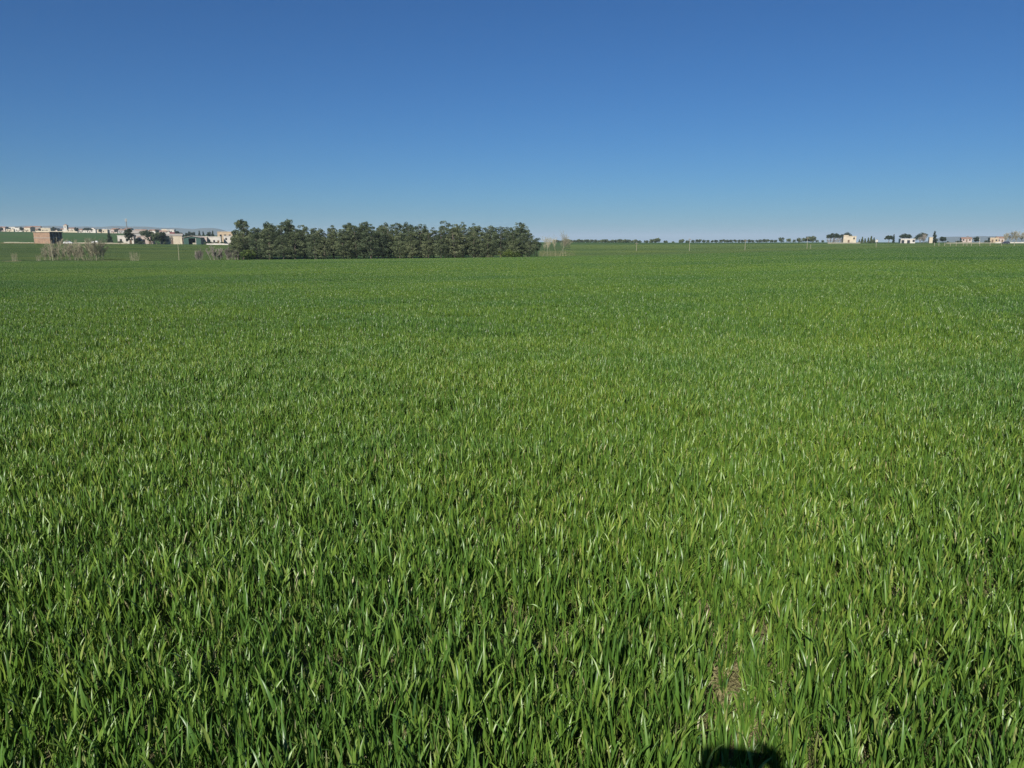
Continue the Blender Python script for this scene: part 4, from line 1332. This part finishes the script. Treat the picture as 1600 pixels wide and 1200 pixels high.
for i, (px, s) in enumerate([(1571, .95), (1580, 1.05), (1589, 1.1), (1598, 1.0), (1608, 1.0)]):
    plant_thing('bare_tree', bb[i % 2], ('trunk', 'branches'), spot(px, 485 + 2 * i), f'{ordinal(i + 1)} brown leafless tree from the left behind the long white wall', 'tree', 'brown bare trees at far right', i * 1.3, s)

# dry verge under the poplars and along the ditch
def verge(name, label, px0, px1, d0, d1, n, seed, mat='dry', h=.5):
    rs = np.random.RandomState(seed)
    p = rs.uniform(px0, px1, n)
    d = rs.uniform(d0, d1, n)
    x = (p - 800) / 1200 * d * math.cos(R(PITCH))
    V, F, T = blades(rs, n, x, d, 2, False, (3, 4), (3, 3), hs=h / .25, wide=3.0)
    V[:, 2] += ground_z(V[:, 0], V[:, 1])
    o = link(name, np_mesh(name, V, F, M[mat], {'tint': rs.rand(len(V))}))
    tag(o, label, 'grass', None, 'stuff')
verge('dry_grass', 'pale dry grass at the foot of the bare poplars', 846, 880, 206, 208, 500, 1, 'dry', .22)
verge('dry_grass', 'straw-coloured rough grass on the slope behind the poplars', 842, 900, 225, 300, 2600, 2, 'dry', .22)
verge('dry_grass', 'rough dry grass along the low wall at far left', 0, 60, 375, 392, 2500, 3, 'dry', .5)
verge('dry_grass', 'rough dry grass along the wall before the farm', 95, 200, 376, 392, 3200, 4, 'dry', .45)

# ------------------------------------------------------------------ the photographer, whose shadow falls on the wheat
def skin(name, chains, mat, parent=None, sub=2):
    """chains: list of [(x,y,z,r) or (x,y,z,rx,ry)...]; shared points join chains"""
    pts, idx, edges, roots = [], {}, set(), []
    for ch in chains:
        prev = None
        for p in ch:
            k = tuple(round(c, 4) for c in p[:3])
            if k not in idx:
                idx[k] = len(pts)
                pts.append(p)
                if prev is None: roots.append(idx[k])
            if prev is not None and prev != idx[k]: edges.add((min(prev, idx[k]), max(prev, idx[k])))
            prev = idx[k]
    me = bpy.data.meshes.new(name)
    me.from_pydata([p[:3] for p in pts], list(edges), [])
    me.materials.append(mat)
    o = link(name, me, parent)
    o.modifiers.new('skin', 'SKIN').use_smooth_shade = True
    if not me.skin_vertices: me.skin_vertices.new()
    for i, sv in enumerate(me.skin_vertices[0].data):
        p = pts[i]
        sv.radius = (p[3], p[4] if len(p) > 4 else p[3])
        sv.use_root = i in roots
    s = o.modifiers.new('smooth', 'SUBSURF')
    s.levels = s.render_levels = sub
    return o
M['skin'] = plain('skin', (.48, .29, .20), .55, .12, 6, .35)
M['jacket'] = plain('dark_blue_cloth', (.035, .045, .075), .9, .25, 8)
M['denim'] = plain('denim', (.05, .065, .10), .9, .3, 8)
M['hair'] = plain('dark_hair', (.025, .018, .013), .6, .3, 20)
M['shoe'] = plain('shoe_leather', (.06, .045, .035), .6, .3, 8)
M['phone'] = plain('black_phone', (.02, .02, .022), .25, .1, 4, .5)

def person():
    t = empty('person', (0, 0, 0))
    y = -.47
    body = [[(0, y, .98, .14, .10), (0, y, 1.2, .15, .10), (0, y - .01, 1.38, .16, .10), (0, y, 1.47, .06), (0, y + .01, 1.55, .055), (0, y + .03, 1.63, .082, .098), (0, y + .03, 1.70, .080, .096), (0, y + .02, 1.76, .05, .06)],
            [(0, y + .03, 1.63, .082, .098), (0, y + .135, 1.615, .014)]]
    for s in (-1, 1):
        w = (s * .098 - .02, -.115, 1.462)
        body.append([(0, y - .01, 1.38, .16, .10), (s * .175, y, 1.40, .065), (s * .24, y + .10, 1.19, .048), (s * .17, -.23, 1.34, .036), (*w, .026), (s * .105 - .02, -.075, 1.492, .024, .034), (s * .103 - .02, -.045, 1.52, .020, .034)])
        px_ = s * .098 - .02
        for k in range(4):       # fingers curl round the phone's short side
            z0 = 1.492 + .017 * k
            body.append([(px_ + s * .012, -.055, z0, .009), (px_ + s * .006, -.018, z0 + .004, .0085), (px_ - s * .014, -.008, z0 + .006, .0075), (px_ - s * .028, -.010, z0 + .006, .006)])
        if s > 0: body.append([(px_ + .004, -.055, 1.552, .011), (px_ - .026, -.038, 1.574, .011), (px_ - .056, -.020, 1.570, .009)])
        body.append([(px_ + s * .004, -.085, 1.50, .011), (px_ - s * .018, -.062, 1.525, .0095), (px_ - s * .034, -.040, 1.53, .008)])
        body.append([(0, y, .98, .14, .10), (s * .10, y, .90, .085), (s * .115, y + .01, .50, .060), (s * .12, y - .01, .10, .040), (s * .12, y - .03, .05, .042), (s * .14, y + .12, .03, .036, .028)])
    skin('body', body, M['skin'], t)
    jk = [[(0, y, .90, .165, .125), (0, y, 1.2, .17, .12), (0, y - .01, 1.38, .18, .12), (0, y, 1.47, .075)]]
    for s in (-1, 1):
        jk.append([(0, y - .01, 1.38, .18, .12), (s * .178, y, 1.40, .082), (s * .243, y + .10, 1.19, .064), (s * .172, -.23, 1.34, .050), (s * .115 - .02, -.14, 1.435, .040)])
    skin('jacket', jk, M['jacket'], t)
    tr = [[(0, y, 1.0, .155, .12), (0, y, .93, .16, .12)]]
    for s in (-1, 1):
        tr.append([(0, y, .93, .16, .12), (s * .10, y, .86, .10), (s * .115, y + .01, .50, .078), (s * .12, y - .01, .12, .062)])
    skin('trousers', tr, M['denim'], t)
    skin('hair', [[(0, y - .01, 1.62, .085, .085), (0, y + .005, 1.70, .093, .098), (0, y + .0, 1.765, .072, .08)]], M['hair'], t)
    for s in (-1, 1):
        skin('shoe', [[(s * .12, y - .05, .05, .05, .045), (s * .125, y + .04, .045, .05, .042), (s * .14, y + .16, .035, .045, .03)]], M['shoe'], t)
        skin('ear', [[(s * .082, y + .03, 1.60, .012, .022), (s * .086, y + .025, 1.64, .012, .024)]], M['skin'], t, 1)
        e = MB().tube([(s * .032, y + .118, 1.655), (s * .032, y + .124, 1.655)], [.012, .008], 8).build('eye', M['white'], t)
    tag(t, 'person in a dark jacket holding up a phone, casting the shadow at the bottom edge', 'person')
    p = empty('phone', (-.02, -.026, 1.525))
    p.rotation_euler = (0, R(9), 0)
    b = MB()
    w, h, q = .074, .036, .010
    for r_, y0, y1 in ((0, -.0045, .0045),):
        prof = []
        for cx, cz, a0 in ((w - q, -h + q, -90), (w - q, h - q, 0), (-w + q, h - q, 90), (-w + q, -h + q, 180)):
            for k in range(4):
                a = R(a0 + 30 * k)
                prof.append((cx + q * math.cos(a), cz + q * math.sin(a)))
        b.prism(prof, y0, y1)
    b.build('case', M['phone'], p)
    MB().box(-.068, .068, -.0055, -.0046, -.031, .031).build('screen', M['glass'], p)
    MB().tube([(.020, .0045, .025), (.020, .0062, .025)], [.009, .008], 12).build('lens', M['glass'], p)
    tag(p, 'black phone held sideways in both hands, its shadow on the wheat', 'phone')
person()

# ------------------------------------------------------------------ air
def haze():
    m, nt, out = new_mat('haze')
    v = N(nt, 'ShaderNodeVolumePrincipled')
    v.inputs['Color'].default_value = (.68, .86, 1.0, 1)
    v.inputs['Density'].default_value = 1.1e-4
    v.inputs['Anisotropy'].default_value = 0.0
    nt.links.new(v.outputs['Volume'], out.inputs['Volume'])
    o = MB().box(-30000, 30000, -30000, 30000, -180, 106).build('haze', m)
    tag(o, 'thin bluish air over the distant land', 'haze', None, 'stuff')
haze()
